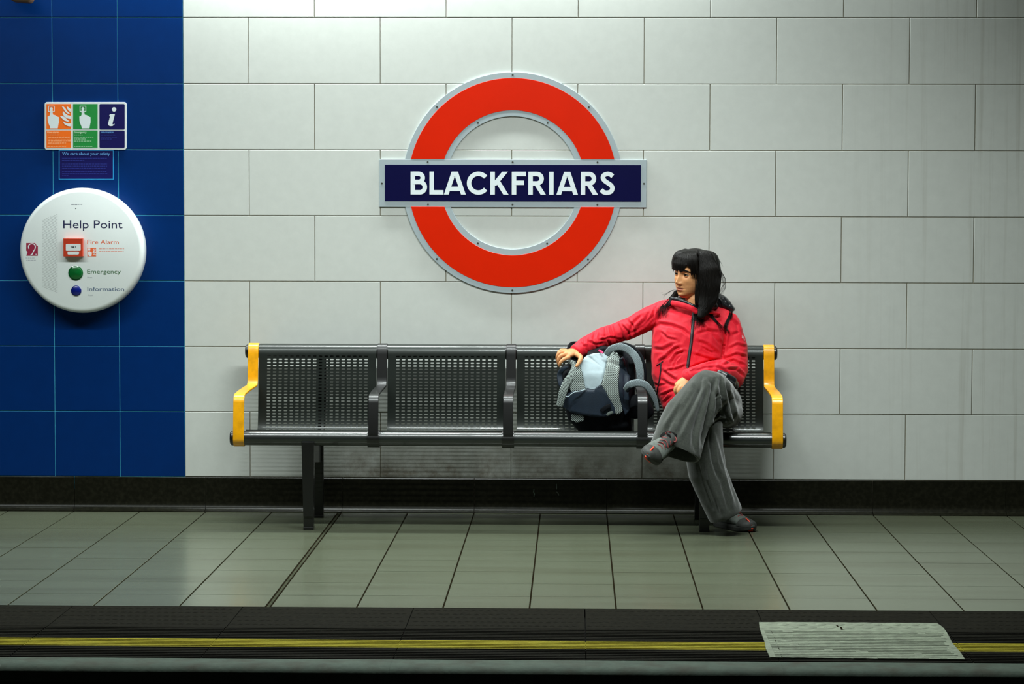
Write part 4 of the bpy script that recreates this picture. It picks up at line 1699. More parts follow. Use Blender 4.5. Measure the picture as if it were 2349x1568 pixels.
df = np.zeros(len(co))
dl = np.zeros(len(co))
face = (ff > 0.03) & (np.abs(l_) < 0.08) & (u_ > -0.12) & (u_ < 0.11)
A = np.interp(u_, [-0.052, -0.046, -0.040, -0.034, -0.020, -0.004, 0.010, 0.020], [0, 0.006, 0.021, 0.026, 0.018, 0.0085, 0.003, 0])
sg = np.interp(u_, [-0.045, -0.030, 0.0, 0.02], [0.0115, 0.0100, 0.0080, 0.010])
df += A * np.exp(-(l_ / sg) ** 2)
for s in (-1, 1):
    df += 0.0085 * G(l_, s * 0.0135, 0.0060) * G(u_, -0.039, 0.0065)      # nostril wings
    df -= 0.0115 * G(l_, s * 0.030, 0.0150) * G(u_, 0.000, 0.0105)         # sockets
    df += 0.0035 * G(l_, s * 0.028, 0.018) * G(u_, 0.021, 0.007)           # brow
    df += 0.0050 * G(l_, s * 0.042, 0.018) * G(u_, -0.026, 0.015)          # cheekbone
    df -= 0.0022 * G(l_, s * 0.025, 0.007) * G(u_, -0.058, 0.014)          # corner of the mouth
    df -= 0.0030 * G(l_, s * 0.0075, 0.0035) * G(u_, -0.0475, 0.0022)      # nostrils
df += 0.0050 * G(l_, 0, 0.017) * G(u_, -0.0595, 0.0040)
df += 0.0062 * G(l_, 0, 0.015) * G(u_, -0.0705, 0.0045)
df -= 0.0048 * G(l_, 0, 0.022) * G(u_, -0.0650, 0.0018)
df -= 0.0035 * G(l_, 0, 0.018) * G(u_, -0.081, 0.005)
df += 0.0060 * G(l_, 0, 0.015) * G(u_, -0.096, 0.010)
df -= 0.0012 * G(l_, 0, 0.003) * G(u_, -0.053, 0.004)
fade = np.clip((ff - 0.03) / 0.03, 0, 1)
df = np.where(face, df * fade, 0)
co += (df * HS)[:, None] * np.array(HF)
set_co(me, co)
cen = np.empty(len(me.polygons) * 3)
me.polygons.foreach_get('center', cen)
cen = cen.reshape(-1, 3)
rel = (cen - np.array(HC_)) / HS
l2, f2, u2 = rel @ np.array(HL), rel @ np.array(HF), rel @ np.array(HU)
lipw = 0.0235
arch = np.clip(1 - (l2 / lipw) ** 2, 0, 1)
lips = (f2 > 0.06) & (np.abs(l2) < lipw) & (u2 < -0.065 + 0.0085 * arch ** 0.6) & (u2 > -0.065 - 0.010 * arch)
me.polygons.foreach_set('material_index', lips.astype(np.int32))
me.update()
rest_on_bench(me, legs=True)
person = link('person', me)
# base point of the figure: the seat under it
tag(person, 'person in a red jacket and grey flared trousers sitting with legs crossed, looking left', 'person')
skin_bvh = bvh_of(me)

# eyes, lids, lashes, brows
for s in (1, -1):
    c = H(s * 0.0300, 0.0665, 0.0)
    gaze = (HF + HL * 0.10 + HU * 0.02).normalized()
    gx = gaze.cross(HU).normalized()
    gu = gx.cross(gaze)
    R0 = 0.0118 * HS
    vs, f_, mi_ = [], [], []
    N = 20
    for i in range(N + 1):
        a = math.pi * i / N
        for k in range(24):
            t = 2 * math.pi * k / 24
            vs.append(c + (gaze * math.cos(a) + (gx * math.cos(t) + gu * math.sin(t)) * math.sin(a)) * R0)
    eb = MB()
    eb.v = [tuple(v) for v in vs]
    eb.uv = [(0, 0)] * len(vs)
    for i in range(N):
        for k in range(24):
            eb.f.append((i * 24 + k, i * 24 + (k + 1) % 24, (i + 1) * 24 + (k + 1) % 24, (i + 1) * 24 + k))
            eb.mi.append(1 if i < 4 else 0)
    eb.build('eye', [MT['eye'], MT['iris']], person, smooth=True)
    for top in (1, -1):
        lb = MB()
        vs, f_ = [], []
        R1 = 0.0131 * HS
        NN, MM = 16, 6
        for i in range(NN + 1):
            ph = math.radians(-78 + 156 * i / NN)
            opening = (0.42 if top == 1 else 0.34) * max(0.0, math.cos(ph)) ** 0.8 * R1
            for j in range(MM + 1):
                e0 = math.asin(min(0.9, opening / R1)) * top
                e1 = math.radians(75) * top
                e = e0 + (e1 - e0) * j / MM
                d = HF * math.cos(ph) * math.cos(e) + HL * math.sin(ph) * math.cos(e) + HU * math.sin(e)
                vs.append(c + d * R1)
        for i in range(NN):
            for j in range(MM):
                q = i * (MM + 1) + j
                f_.append((q, q + 1, q + MM + 2, q + MM + 1))
        lb.add(vs, f_)
        lo = lb.build('eyelid', MT['skin'], person, smooth=True)
        so = lo.modifiers.new('t', 'SOLIDIFY')
        so.thickness = 0.0009
        if top == 1:
            lm = MB()
            ed = [vs[i * (MM + 1)] + HF * 0.0008 for i in range(1, NN)]
            lm.loft(ed, [0.0010] * len(ed), n=6)
            lm.build('eyelashes', MT['hair'], person)
    bm_ = MB()
    pts = [H(s * x, 0.093 - 0.20 * abs(x) ** 1.6 - 0.004, y) for x, y in ((0.013, 0.0155), (0.022, 0.0195), (0.034, 0.0215), (0.044, 0.0185), (0.051, 0.013))]
    pts = []
    for x, y in ((0.013, 0.0165), (0.022, 0.0200), (0.034, 0.0215), (0.044, 0.0185), (0.051, 0.013)):
        o_ = H(s * x, 0.15, y)
        loc, nor, _, _ = skin_bvh.ray_cast(o_, -HF)
        pts.append((loc if loc else H(s * x, 0.08, y)) + HF * 0.0006)
    bm_.loft(smooth_pts([tuple(p) for p in pts], 4), [(0.0032, 0.0012)] * (4 * 4 + 1), n=8, upv=HF)
    bm_.build('eyebrow', MT['hair'], person)

# ------------------------------------------------------------------ jacket
j = MB()
j.loft(P3([(1594, 708, -0.28), (1592, 717, -0.28), (1588, 736, -0.285), (1579, 770, -0.295), (1577, 810, -0.30), (1579, 850, -0.31), (1587, 890, -0.33), (1590, 915, -0.345)]),
       [(0.085, 0.022), (0.122, 0.066), (0.155, 0.092), (0.163, 0.112), (0.162, 0.118), (0.164, 0.120), (0.158, 0.128), (0.145, 0.125)], n=32, upv=(0, -1, 0), power=2.3)
j.loft(P3([(1560, 905, -0.345), (1540, 918, -0.37), (1531, 928, -0.38)]), [(0.06, 0.05), (0.04, 0.05), (0.022, 0.035)], n=20, upv=(0, -1, 0))
j.loft(P3([(1566, 706, -0.285), (1540, 708, -0.29), (1525, 712, -0.29)]), [0.040, 0.046, 0.05], n=20)
j.loft(P3([(1625, 718, -0.28), (1655, 733, -0.28), (1668, 745, -0.28)]), [0.042, 0.052, 0.060], n=20)
j.loft(P3([(1525, 713, -0.29), (1490, 729, -0.27), (1450, 750, -0.25), (1412, 765, -0.235), (1385, 773, -0.26), (1350, 789, -0.32), (1326, 804, -0.357)]),
       [0.051, 0.052, 0.049, 0.046, 0.045, 0.042, 0.034], n=24)
j.loft(P3([(1666, 744, -0.28), (1683, 795, -0.295), (1685, 850, -0.335), (1680, 866, -0.365)]), [0.062, 0.062, 0.060, 0.054], n=24, upv=(0, -1, 0))
j.loft(P3([(1680, 862, -0.365), (1655, 851, -0.435), (1615, 856, -0.485), (1582, 863, -0.508)]), [0.056, 0.053, 0.046, 0.037], n=24, upv=(0, -1, 0.2))
me = baked(j, 'jacket', [MT['jacket']], 0.0038, 5, 0.5)
ripple(me, 0.0026, 46, 3)
folds(me, [(a_, w_ * 0.82, d_ * 1.3) for a_, w_, d_ in [
    ([(1388, 748), (1392, 768), (1398, 792)], 3.2, -0.007), ([(1402, 744), (1408, 762), (1414, 784)], 3.0, -0.007), ([(1416, 741), (1425, 760), (1434, 786)], 3.2, -0.006),
    ([(1366, 758), (1362, 775), (1370, 803)], 3.4, -0.006), ([(1342, 770), (1340, 788), (1348, 808)], 3.0, -0.005), ([(1330, 785), (1345, 795)], 3, -0.004),
    ([(1350, 782), (1368, 790), (1385, 786)], 3, -0.004), ([(1378, 772), (1386, 776), (1394, 772)], 2.5, 0.003),
    ([(1470, 722), (1452, 742), (1440, 772)], 4.5, -0.006), ([(1490, 712), (1480, 735), (1462, 752)], 4, -0.004), ([(1500, 722), (1476, 748), (1440, 768)], 3, -0.004),
    ([(1494, 752), (1512, 742), (1540, 746), (1568, 756), (1582, 770)], 4, -0.006), ([(1503, 700), (1498, 720), (1496, 745)], 3.5, -0.006),
    ([(1512, 830), (1530, 818), (1548, 800), (1560, 796)], 4, -0.006), ([(1500, 800), (1520, 802), (1545, 790)], 4.5, -0.005), ([(1540, 832), (1552, 812), (1570, 806)], 3.5, -0.006),
    ([(1520, 850), (1535, 862), (1550, 872)], 4, -0.006), ([(1516, 870), (1540, 884), (1558, 886)], 4, -0.004), ([(1500, 880), (1512, 884), (1530, 880)], 3, -0.003),
    ([(1516, 906), (1535, 898), (1552, 892)], 2.6, -0.006), ([(1522, 922), (1540, 908)], 2.6, -0.004), ([(1525, 915), (1535, 900)], 2.4, 0.004),
    ([(1600, 782), (1622, 790), (1648, 812)], 4, -0.005), ([(1592, 812), (1615, 820), (1640, 826)], 3.6, -0.005), ([(1610, 745), (1635, 765), (1655, 790)], 4, -0.005),
    ([(1600, 765), (1625, 758), (1650, 762)], 4, -0.004),
    ([(1664, 752), (1663, 775), (1661, 800), (1657, 822)], 3.2, -0.013),
    ([(1652, 823), (1630, 826), (1600, 836), (1576, 848)], 2.6, -0.010),
    ([(1664, 822), (1690, 812), (1712, 818)], 3.2, -0.006), ([(1660, 836), (1682, 826), (1708, 838)], 3.0, -0.006), ([(1668, 846), (1690, 846), (1706, 862)], 3.0, -0.006),
    ([(1672, 800), (1692, 790), (1712, 796)], 3.4, -0.004), ([(1680, 768), (1696, 762)], 4, -0.003), ([(1676, 730), (1690, 745), (1694, 760)], 3.5, -0.004),
    ([(1640, 838), (1660, 848), (1672, 866)], 3.4, -0.005),
    ([(1375, 780), (1400, 774), (1428, 778)], 2.6, -0.004), ([(1440, 735), (1452, 748), (1458, 768)], 3, -0.005), ([(1425, 744), (1440, 760), (1448, 778)], 2.6, -0.005),
    ([(1515, 760), (1530, 775), (1552, 780)], 3, -0.004), ([(1530, 850), (1555, 846), (1572, 838)], 3, -0.005), ([(1610, 795), (1628, 806), (1640, 808)], 2.6, -0.004),
    ([(1560, 815), (1548, 828), (1545, 845)], 2.6, -0.004), ([(1596, 850), (1620, 842), (1640, 842)], 2.4, -0.003),
]])
rest_on_bench(me)
jk = link('jacket', me, person)
tag(jk, 'red shell jacket')
jb = bvh_of(me)

# collar, hood, cuffs, zips
c1 = MB()
c1.loft(P3([(1541, 694, -0.345), (1552, 696, -0.365), (1570, 701, -0.378), (1586, 707, -0.382), (1598, 714, -0.378)]), [(0.013, 0.006)] * 5, n=14, upv=(0.1, -1, 0))
c1.loft(P3([(1600, 716, -0.378), (1625, 714, -0.365), (1650, 719, -0.335)]), [(0.008, 0.006), (0.009, 0.007), (0.006, 0.006)], n=14, upv=(0, -1, 0))
cm = baked(c1, 'collar', [MT['jacket']], 0.003, 2)
link('collar', cm, jk)
c2 = MB()
c2.loft(P3([(1540, 684, -0.325), (1552, 686, -0.350), (1570, 692, -0.366), (1588, 701, -0.372), (1602, 709, -0.368), (1622, 706, -0.352), (1640, 700, -0.32), (1640, 690, -0.27)]),
        [(0.008, 0.007), (0.010, 0.007), (0.011, 0.007), (0.011, 0.007), (0.012, 0.008), (0.014, 0.010), (0.016, 0.012), (0.02, 0.015)], n=16, upv=(0, -1, 0))
c2.loft(P3([(1622, 690, -0.235), (1640, 690, -0.235), (1655, 696, -0.24), (1668, 702, -0.245), (1680, 708.5, -0.25)]), [(0.050, 0.030), (0.055, 0.040), (0.052, 0.038), (0.044, 0.026), (0.030, 0.012)], n=24, upv=(0, 0, 1))
c2.loft(P3([(1560, 690, -0.24), (1590, 690, -0.205), (1625, 690, -0.21)]), [(0.02, 0.02), (0.03, 0.03), (0.04, 0.03)], n=16)
hm = baked(c2, 'hood', [MT['lining']], 0.003, 3)
ripple(hm, 0.0015, 60, 5)
folds(hm, [([(1655, 682), (1662, 690), (1668, 700)], 2.5, -0.004), ([(1640, 680), (1650, 692), (1655, 708)], 3, -0.005), ([(1670, 690), (1673, 702), (1678, 712)], 2.5, -0.004)])
link('hood', hm, jk)
z1 = MB()
seam(z1, [(1592, 716), (1590, 735), (1588, 760), (1585, 790), (1581, 815), (1577, 846)], 0.0072, jb, -0.42, off=0.001, flat=0.35)
zo = z1.build('zip', MT['zip'], jk, smooth=True)
z2 = MB()
seam(z2, [(1592, 716), (1590, 735), (1588, 760), (1585, 790), (1581, 815), (1577, 846)], 0.0016, jb, -0.42, off=0.0042, flat=0.8)
z2.build('zip_teeth', MT['hole'], zo, smooth=True)
z3 = MB()
seam(z3, [(1516.5, 833), (1516, 850), (1513, 872), (1509.5, 892), (1508, 902)], 0.0042, jb, -0.42, off=0.0008, flat=0.4)
zo = z3.build('pocket_zip', MT['zip'], jk, smooth=True)
z3 = MB()
seam(z3, [(1507, 837), (1513, 834), (1521, 829)], 0.002, jb, -0.42, off=0.002)
z3.build('zip_pull', MT['zip'], zo, smooth=True)
for nm, a, bb, r0, up_ in (('cuff', (1330, 801.5, -0.352), (1320.5, 808.5, -0.363), 0.0335, (0, 0, 1)), ('cuff', (1586, 862.5, -0.505), (1574, 865.5, -0.515), 0.036, (0, -1, 0.2))):
    cu_ = MB()
    A_, B_ = P(*a), P(*bb)
    cu_.loft([A_, (A_ + B_) / 2, B_, B_ - (B_ - A_) * 0.02, A_ + (B_ - A_) * 0.3], [r0 + 0.001, r0 + 0.0015, r0 + 0.0005, r0 - 0.004, r0 - 0.006], n=28, upv=up_, dome=False, caps=False)
    cu_.build(nm, MT['jacket'], jk, smooth=True)
    ci = MB()
    ci.loft([(A_ + B_) / 2, B_ - (B_ - A_) * 0.12], [r0 - 0.003, r0 - 0.004], n=24, upv=up_, dome=False)
    ci.build('cuff_lining', MT['lining'], jk, smooth=True)
lg_ = MB()
for cx_, cy_, rx, ry in ((1703.5, 774, 3.0, 3.8), (1707, 779.5, 1.6, 2.2), (1702, 769.5, 1.2, 1.2), (1705.5, 771.5, 0.9, 1.6)):
    p_, n_ = hit(jb, cx_, cy_, -0.34)
    t1 = n_.cross(Vector((0, 0, 1))).normalized()
    t2 = t1.cross(n_)
    ring = [p_ + n_ * 0.0012 + (t1 * rx * 1.5 * math.cos(2 * math.pi * k / 12) + t2 * ry * math.sin(2 * math.pi * k / 12)) / 640 for k in range(12)]
    lg_.add(ring, [tuple(range(12))])
tag(lg_.build('sleeve_emblem', MT['white_mark'], jk, clean=False), 'small white emblem')
dk = MB()
dk.loft(P3([(1650, 857, -0.545), (1664, 863, -0.55), (1680, 873, -0.535), (1690, 884, -0.50)]), [(0.014, 0.02), (0.02, 0.02), (0.021, 0.02), (0.012, 0.015)], n=18)
dk.loft(P3([(1655, 866, -0.565), (1668, 872, -0.57), (1684, 883, -0.55)]), [0.010, 0.011, 0.009], n=14)
dkm = baked(dk, 'jacket_lining', [MT['lining']], 0.003, 3)
ripple(dkm, 0.0015, 70, 2)
link('lining_fold', dkm, jk)

# ------------------------------------------------------------------ trousers
t = MB()
SH = [(1628, 893, -0.740), (1606, 918, -0.785), (1577, 955, -0.845), (1560, 998, -0.895), (1550, 1032, -0.925)]
sp3 = P3(SH)
ax1 = (sp3[-1] - sp3[-2]).normalized()
up1 = Vector((0.25, -0.861, 0.43))
t.loft(sp3, [(0.090, 0.080), (0.093, 0.078), (0.103, 0.072), (0.108, 0.070), (0.112, 0.072)], n=32, upv=up1)
t.loft(P3([(1655, 928, -0.37), (1650, 922, -0.50), (1640, 906, -0.63), (1630, 895, -0.735)]), [(0.092, 0.095), (0.092, 0.088), (0.090, 0.086), (0.086, 0.086)], n=30, upv=(0, 0, 1))
t.loft(P3([(1672, 943, -0.40), (1668, 945, -0.54), (1662, 942, -0.70)]), [(0.062, 0.070), (0.066, 0.072), (0.055, 0.065)], n=24, upv=(0, 0, 1))
t.loft(P3([(1582, 930, -0.35), (1598, 940, -0.50), (1610, 955, -0.665), (1613, 975, -0.72)]), [(0.090, 0.085), (0.086, 0.080), (0.082, 0.076), (0.078, 0.076)], n=28, upv=(0, 0, 1))
SL = [(1612, 975, -0.735), (1614, 1030, -0.765), (1624, 1085, -0.775), (1643, 1131, -0.775), (1663, 1176, -0.765)]
sl3 = P3(SL)
t.loft(sl3, [(0.084, 0.078), (0.084, 0.074), (0.083, 0.072), (0.078, 0.074), (0.076, 0.080)], n=32, upv=(0, -1, 0))
t.loft(P3([(1600, 925, -0.33), (1640, 925, -0.33)]), [0.11, 0.11], n=24, upv=(0, 0, 1))
me = baked(t, 'trousers', [MT['cord']], 0.0042, 6, 0.5)
co = get_co(me)
# hollow out both hems
for pts, up_, rs, ru in ((sp3, up1, 0.112, 0.072), (sl3, Vector((0, -1, 0)), 0.076, 0.080)):
    e = pts[-1]
    tv = (pts[-1] - pts[-2]).normalized()
    sv = tv.cross(up_).normalized()
    uv_ = sv.cross(tv)
    q = co - np.array(e)
    al = q @ np.array(tv)
    es = np.sqrt((q @ np.array(sv) / rs) ** 2 + (q @ np.array(uv_) / ru) ** 2)
    cap = (al > 0.0) & (al < 0.12) & (es < 1.25)
    newal = np.where(cap, np.minimum(al, 0.012), al)
    wgt = np.clip((0.90 - es) / 0.10, 0, 1)
    wgt = wgt * wgt * (3 - 2 * wgt)
    newal = np.where(cap, newal - 0.10 * wgt, newal)
    co += ((newal - al)[:, None]) * np.array(tv)
set_co(me, co)
ripple(me, 0.0024, 28, 9)
folds(me, [(a_, w_ * 0.85, d_ * 1.2) for a_, w_, d_ in [
    ([(1640, 868), (1632, 905), (1626, 945), (1618, 985), (1610, 1018)], 5, -0.013),
    ([(1600, 866), (1572, 905), (1545, 945), (1520, 985)], 7, 0.006), ([(1612, 880), (1590, 925), (1568, 965), (1552, 1000)], 6, -0.007), ([(1622, 890), (1606, 940), (1592, 985), (1588, 1030)], 6, -0.007),
    ([(1652, 868), (1656, 900), (1660, 940), (1676, 978)], 4.5, -0.010), ([(1664, 872), (1674, 905), (1682, 945), (1690, 970)], 4.5, -0.009), ([(1645, 900), (1648, 930), (1640, 960)], 4.5, -0.008),
    ([(1676, 884), (1688, 912), (1695, 945)], 4, -0.006), ([(1632, 975), (1650, 962), (1668, 965)], 3.5, -0.010), ([(1641, 915), (1652, 908), (1660, 914)], 2.5, 0.003),
    ([(1628, 985), (1630, 1020), (1636, 1060), (1650, 1100)], 5, -0.010), ([(1612, 1060), (1618, 1100), (1640, 1150), (1650, 1180)], 5, -0.008), ([(1640, 1000), (1652, 1050), (1668, 1110), (1684, 1160)], 5, 0.005),
    ([(1600, 1060), (1612, 1110), (1634, 1165)], 4.5, -0.007), ([(1650, 1085), (1662, 1130), (1672, 1170)], 5, -0.006),
    ([(1610, 862), (1606, 890), (1590, 925)], 4, -0.004), ([(1585, 885), (1560, 925), (1540, 965)], 5, -0.004), ([(1628, 870), (1640, 900), (1646, 940)], 3.5, -0.005),
    ([(1540, 960), (1530, 985), (1528, 1003)], 5, -0.005), ([(1600, 960), (1592, 1000), (1596, 1040)], 4, -0.005),
]])
rest_on_bench(me, legs=True)
tr = link('trousers', me, person)
tag(tr, 'grey corduroy flared trousers')


# ------------------------------------------------------------------ shoes
def shoe(heel, fwd, upd, label, parent, L0=0.262):
    F = fwd.normalized()
    Sd = F.cross(upd).normalized()
    U = Sd.cross(F).normalized()
    k = L0 / 0.27

    def W(x, y, z):
        return heel + (F * x + Sd * y + U * z) * k
    up_ = MB()
    secs = [(0.012, 0.026, 0.020, 0.070), (0.030, 0.034, 0.020, 0.092), (0.060, 0.037, 0.020, 0.100), (0.090, 0.038, 0.020, 0.098), (0.115, 0.040, 0.020, 0.088), (0.145, 0.044, 0.020, 0.074),
            (0.175, 0.047, 0.020, 0.064), (0.205, 0.046, 0.020, 0.056), (0.230, 0.041, 0.020, 0.050), (0.250, 0.030, 0.021, 0.043), (0.262, 0.014, 0.024, 0.036)]
    n = 28
    vs, fs = [], []
    for x, w_, z0, z1 in secs:
        for kk in range(n):
            a = 2 * math.pi * kk / n
            c, s = math.cos(a), math.sin(a)
            q = 2 / (2.8 if s < 0 else 2.0)
            vs.append(W(x, math.copysign(abs(c) ** q, c) * w_, (z0 + z1) / 2 + math.copysign(abs(s) ** q, s) * (z1 - z0) / 2))
    for i in range(len(secs) - 1):
        for kk in range(n):
            fs.append((i * n + kk, i * n + (kk + 1) % n, (i + 1) * n + (kk + 1) % n, (i + 1) * n + kk))
    fs += [tuple(range(n)), tuple((len(secs) - 1) * n + kk for kk in range(n - 1, -1, -1))]
    up_.add(vs, fs)
    o = up_.build('shoe', MT['shoe_grey'], parent, smooth=True)
    sub = o.modifiers.new('s', 'SUBSURF')
    sub.levels = 1
    sub.render_levels = 1
    tag(o, label)
    # sole
    out = [(0.0, 0), (0.006, 0.022), (0.03, 0.035), (0.07, 0.036), (0.11, 0.037), (0.15, 0.044), (0.19, 0.050), (0.225, 0.045), (0.252, 0.030), (0.268, 0.010)]
    ring = [(x, y) for x, y in out] + [(0.270, 0)] + [(x, -y) for x, y in reversed(out[1:])]
    ring = smooth_pts(ring + [ring[0]], 3)[:-1]
    sm = MB()
    lev = [(0.0, 0.94), (0.004, 1.0), (0.018, 1.02), (0.027, 0.97)]
    m_ = len(ring)
    vs, fs = [], []
    for z, sc in lev:
        for x, y in ring:
            tz = 0.010 * max(0, (x - 0.20) / 0.07) ** 2
            vs.append(W(0.135 + (x - 0.135) * sc, y * sc, z + tz))
    for i in range(len(lev) - 1):
        for kk in range(m_):
            fs.append((i * m_ + kk, i * m_ + (kk + 1) % m_, (i + 1) * m_ + (kk + 1) % m_, (i + 1) * m_ + kk))
    fs += [tuple(range(m_ - 1, -1, -1)), tuple((len(lev) - 1) * m_ + kk for kk in range(m_))]
    sm.add(vs, fs)
    so = sm.build('sole', MT['shoe_dark'], o, smooth=False, bevel=0.001)
    # toe guard
    tg = MB()
    vs, fs = [], []
    tsec = [(0.205, 0.0475), (0.222, 0.0455), (0.240, 0.0385), (0.254, 0.028), (0.266, 0.012)]
    for x, w_ in tsec:
        for kk in range(13):
            a = math.pi * kk / 12
            vs.append(W(x + 0.003, math.cos(a) * (w_ + 0.0015), 0.026 + math.sin(a) * (0.034 - (x - 0.205) * 0.22)))
    for i in range(len(tsec) - 1):
        for kk in range(12):
            fs.append((i * 13 + kk, i * 13 + kk + 1, (i + 1) * 13 + kk + 1, (i + 1) * 13 + kk))
    fs.append(tuple((len(tsec) - 1) * 13 + kk for kk in range(13)))
    tg.add(vs, fs)
    tgo = tg.build('toe_cap', MT['shoe_dark'], o, smooth=True)
    # orange flashes
    fl_ = MB()
    fl_.loft([W(0.232, 0.012, 0.0605), W(0.252, 0.010, 0.050), W(0.268, 0.008, 0.034)], [(0.0035, 0.002)] * 3, n=8, upv=U)
    fl_.build('orange_stripe', MT['shoe_orange'], o, smooth=True)
    fl_ = MB()
    fl_.loft([W(0.215, -0.030, 0.002), W(0.235, -0.012, 0.003), W(0.255, 0.006, 0.008), W(0.268, 0.004, 0.018)], [(0.006, 0.003), (0.012, 0.004), (0.012, 0.004), (0.007, 0.004)], n=8, upv=U)
    fl_.build('orange_tread', MT['shoe_orange'], o, smooth=True)
    # collar and tongue
    tn = MB()
    tn.loft([W(0.150, 0, 0.068), W(0.120, 0, 0.088), W(0.095, 0, 0.112)], [(0.022, 0.005), (0.024, 0.006), (0.024, 0.006)], n=14, upv=U)
    tn.build('tongue', MT['shoe_dark'], o, smooth=True)
    # laces
    for q in range(5):
        x = 0.098 + q * 0.018
        zz = 0.1035 - q * 0.0098
        hw_ = 0.026 - q * 0.001
        for sg_ in (1, -1):
            la = MB()
            pts = [W(x + (0.009 * sg_ * tt), tt * hw_, zz - 0.011 * tt * tt + 0.002) for tt in (-1, -0.5, 0, 0.5, 1)]
            la.loft(pts, [0.0022] * 5, n=8)
            la.build('lace', MT['lace'], o, smooth=True)
    for sg_ in (1, -1):
        la = MB()
        la.loft(smooth_pts([tuple(W(0.094, 0, 0.110)), tuple(W(0.100, sg_ * 0.018, 0.116)), tuple(W(0.112, sg_ * 0.030, 0.104)), tuple(W(0.106, sg_ * 0.016, 0.102)), tuple(W(0.096, 0, 0.110))], 4), [0.002] * 17, n=8)
        la.build('lace', MT['lace'], o, smooth=True)
    return o


shoe(heel1, d1, u1, 'grey shoe of the raised foot with red laces', person)
for a_, dirn in ((ANK1, (sp3[-2] - ANK1).normalized()), (ANK2, (sl3[-2] - ANK2).normalized())):
    sk = MB()
    sk.loft([a_ - dirn * 0.03, a_ + dirn * 0.02, a_ + dirn * 0.07, a_ + dirn * 0.10], [0.038, 0.038, 0.037, 0.036], n=20, upv=(0, -1, 0))
    sk.build('sock', MT['sock'], person, smooth=True)
shoe(h2, d2, Vector((0, 0, 1)), 'grey shoe flat on the floor', person)

# ------------------------------------------------------------------ hair
h = MB()
# scalp volume
vs, f_ = [], []
N, M_ = 24, 36
for i in range(N + 1):
    a = math.pi * i / N
    for k in range(M_):
        t_ = 2 * math.pi * k / M_
        vs.append(H(0.082 * math.sin(a) * math.cos(t_), -0.013 + 0.094 * math.sin(a) * math.sin(t_), 0.045 + 0.0700 * math.cos(a)))
for i in range(N):
    for k in range(M_):
        f_.append((i * M_ + k, (i + 1) * M_ + k, (i + 1) * M_ + (k + 1) % M_, i * M_ + (k + 1) % M_))
h.add(vs, f_)
# fringe locks from the crown to the brow
for q in range(15):
    l = -0.062 + q * 0.0102
    end_u = (0.044, 0.040)[q - 10] if q in (10, 11) else 0.016 + 0.005 * math.sin(q * 2.3) - (0.018 if q > 11 else 0)
    fe = 0.090 - 0.23 * l * l * 4
    h.loft([H(l * 0.5, 0.015, 0.100), H(l * 0.8, 0.050, 0.090), H(l * 0.95, 0.072 - 3 * l * l, 0.073), H(l * 1.0, 0.086 - 5 * l * l, 0.048), H(l * 1.03, 0.0905 - 6 * l * l, end_u)],
           [(0.014, 0.009), (0.013, 0.009), (0.011, 0.008), (0.009, 0.006), (0.003, 0.0025)], n=12, upv=HF)
# side curtain nearest the camera and the back hair
h.loft(P3([(1614, 594, -0.325), (1623, 622, -0.360), (1628, 655, -0.365), (1626, 685, -0.368), (1615, 710, -0.385), (1605, 728, -0.408)]),
       [(0.050, 0.040), (0.052, 0.028), (0.048, 0.026), (0.042, 0.022), (0.030, 0.014), (0.012, 0.006)], n=24, upv=(0, -1, 0))
h.loft(P3([(1625, 600, -0.28), (1629, 630, -0.275), (1630, 655, -0.275), (1634, 685, -0.28), (1640, 705, -0.30)]),
       [(0.050, 0.06), (0.052, 0.06), (0.046, 0.055), (0.030, 0.04), (0.015, 0.02)], n=24, upv=(0, -1, 0))
# lock that falls on the far shoulder
h.loft(P3([(1556, 668, -0.255), (1549, 678, -0.275), (1541, 690, -0.325), (1533, 703, -0.352)]),
       [(0.010, 0.012), (0.014, 0.014), (0.013, 0.009), (0.004, 0.003)], n=16, upv=(0, -1, 0))
# lock toward her left shoulder
hm = baked(h, 'hair', [MT['hair']], 0.0032, 3, 0.5)
hb = bvh_of(hm)


def strand(mb, pts, Yd, r, off, bv=True):
    """one lock of hair, tapering to a point"""
    pts = smooth_pts(pts, 5)
    ps = []
    last = None
    for i, q in enumerate(pts):
        x, y = q[0], q[1]
        Yq = q[2] if len(q) > 2 else Yd
        if bv:
            d = ray(x, y).normalized()
            loc, nor, _, _ = hb.ray_cast(CO, d)
            if loc is not None:
                p = loc - d * off
            else:
                loc2, nor2, _, _ = jb.ray_cast(CO, d)
                p = (loc2 - d * (off + 0.002)) if (loc2 is not None and y > 700) else P(x, y, Yq if last is None else last.y)
        else:
            p = P(x, y, Yq)
        ps.append(p)
        last = p
    n_ = len(ps)
    mb.loft(ps, [max(0.0002, r * min(1, 0.15 + 3.5 * i / (n_ - 1)) * (1 - 0.9 * (i / (n_ - 1)) ** 1.6)) for i in range(n_)], n=5, upv=(0, -1, 0), dome=False)


R_ = random.Random(11)
sm_ = MB()
ru = R_.uniform
# crown to curtain: from the parting over the side of the head and down
for i in range(420):
    s_ = (i + R_.random()) / 420
    x0 = 1588 + 42 * s_ + ru(-4, 4)
    y0 = 573.2 + 26 * max(0, (x0 - 1610) / 36) ** 2 + ru(0, 9)
    xm = 1599 + 53 * s_
    xe = 1592 + 52 * s_ * ru(0.45, 1.0)
    ye = ru(695, 738) - 26 * s_
    j_ = ru(-2, 2)
    strand(sm_, [(x0, y0), ((x0 + xm) / 2 + 4 * s_, 598 + 8 * s_), (xm + j_, 632 + ru(-5, 5)), (xm + j_ - 3, 668), ((xm + xe) / 2, 692), (xe, ye)], -0.37, ru(0.0005, 0.0011), ru(0.0002, 0.0022))
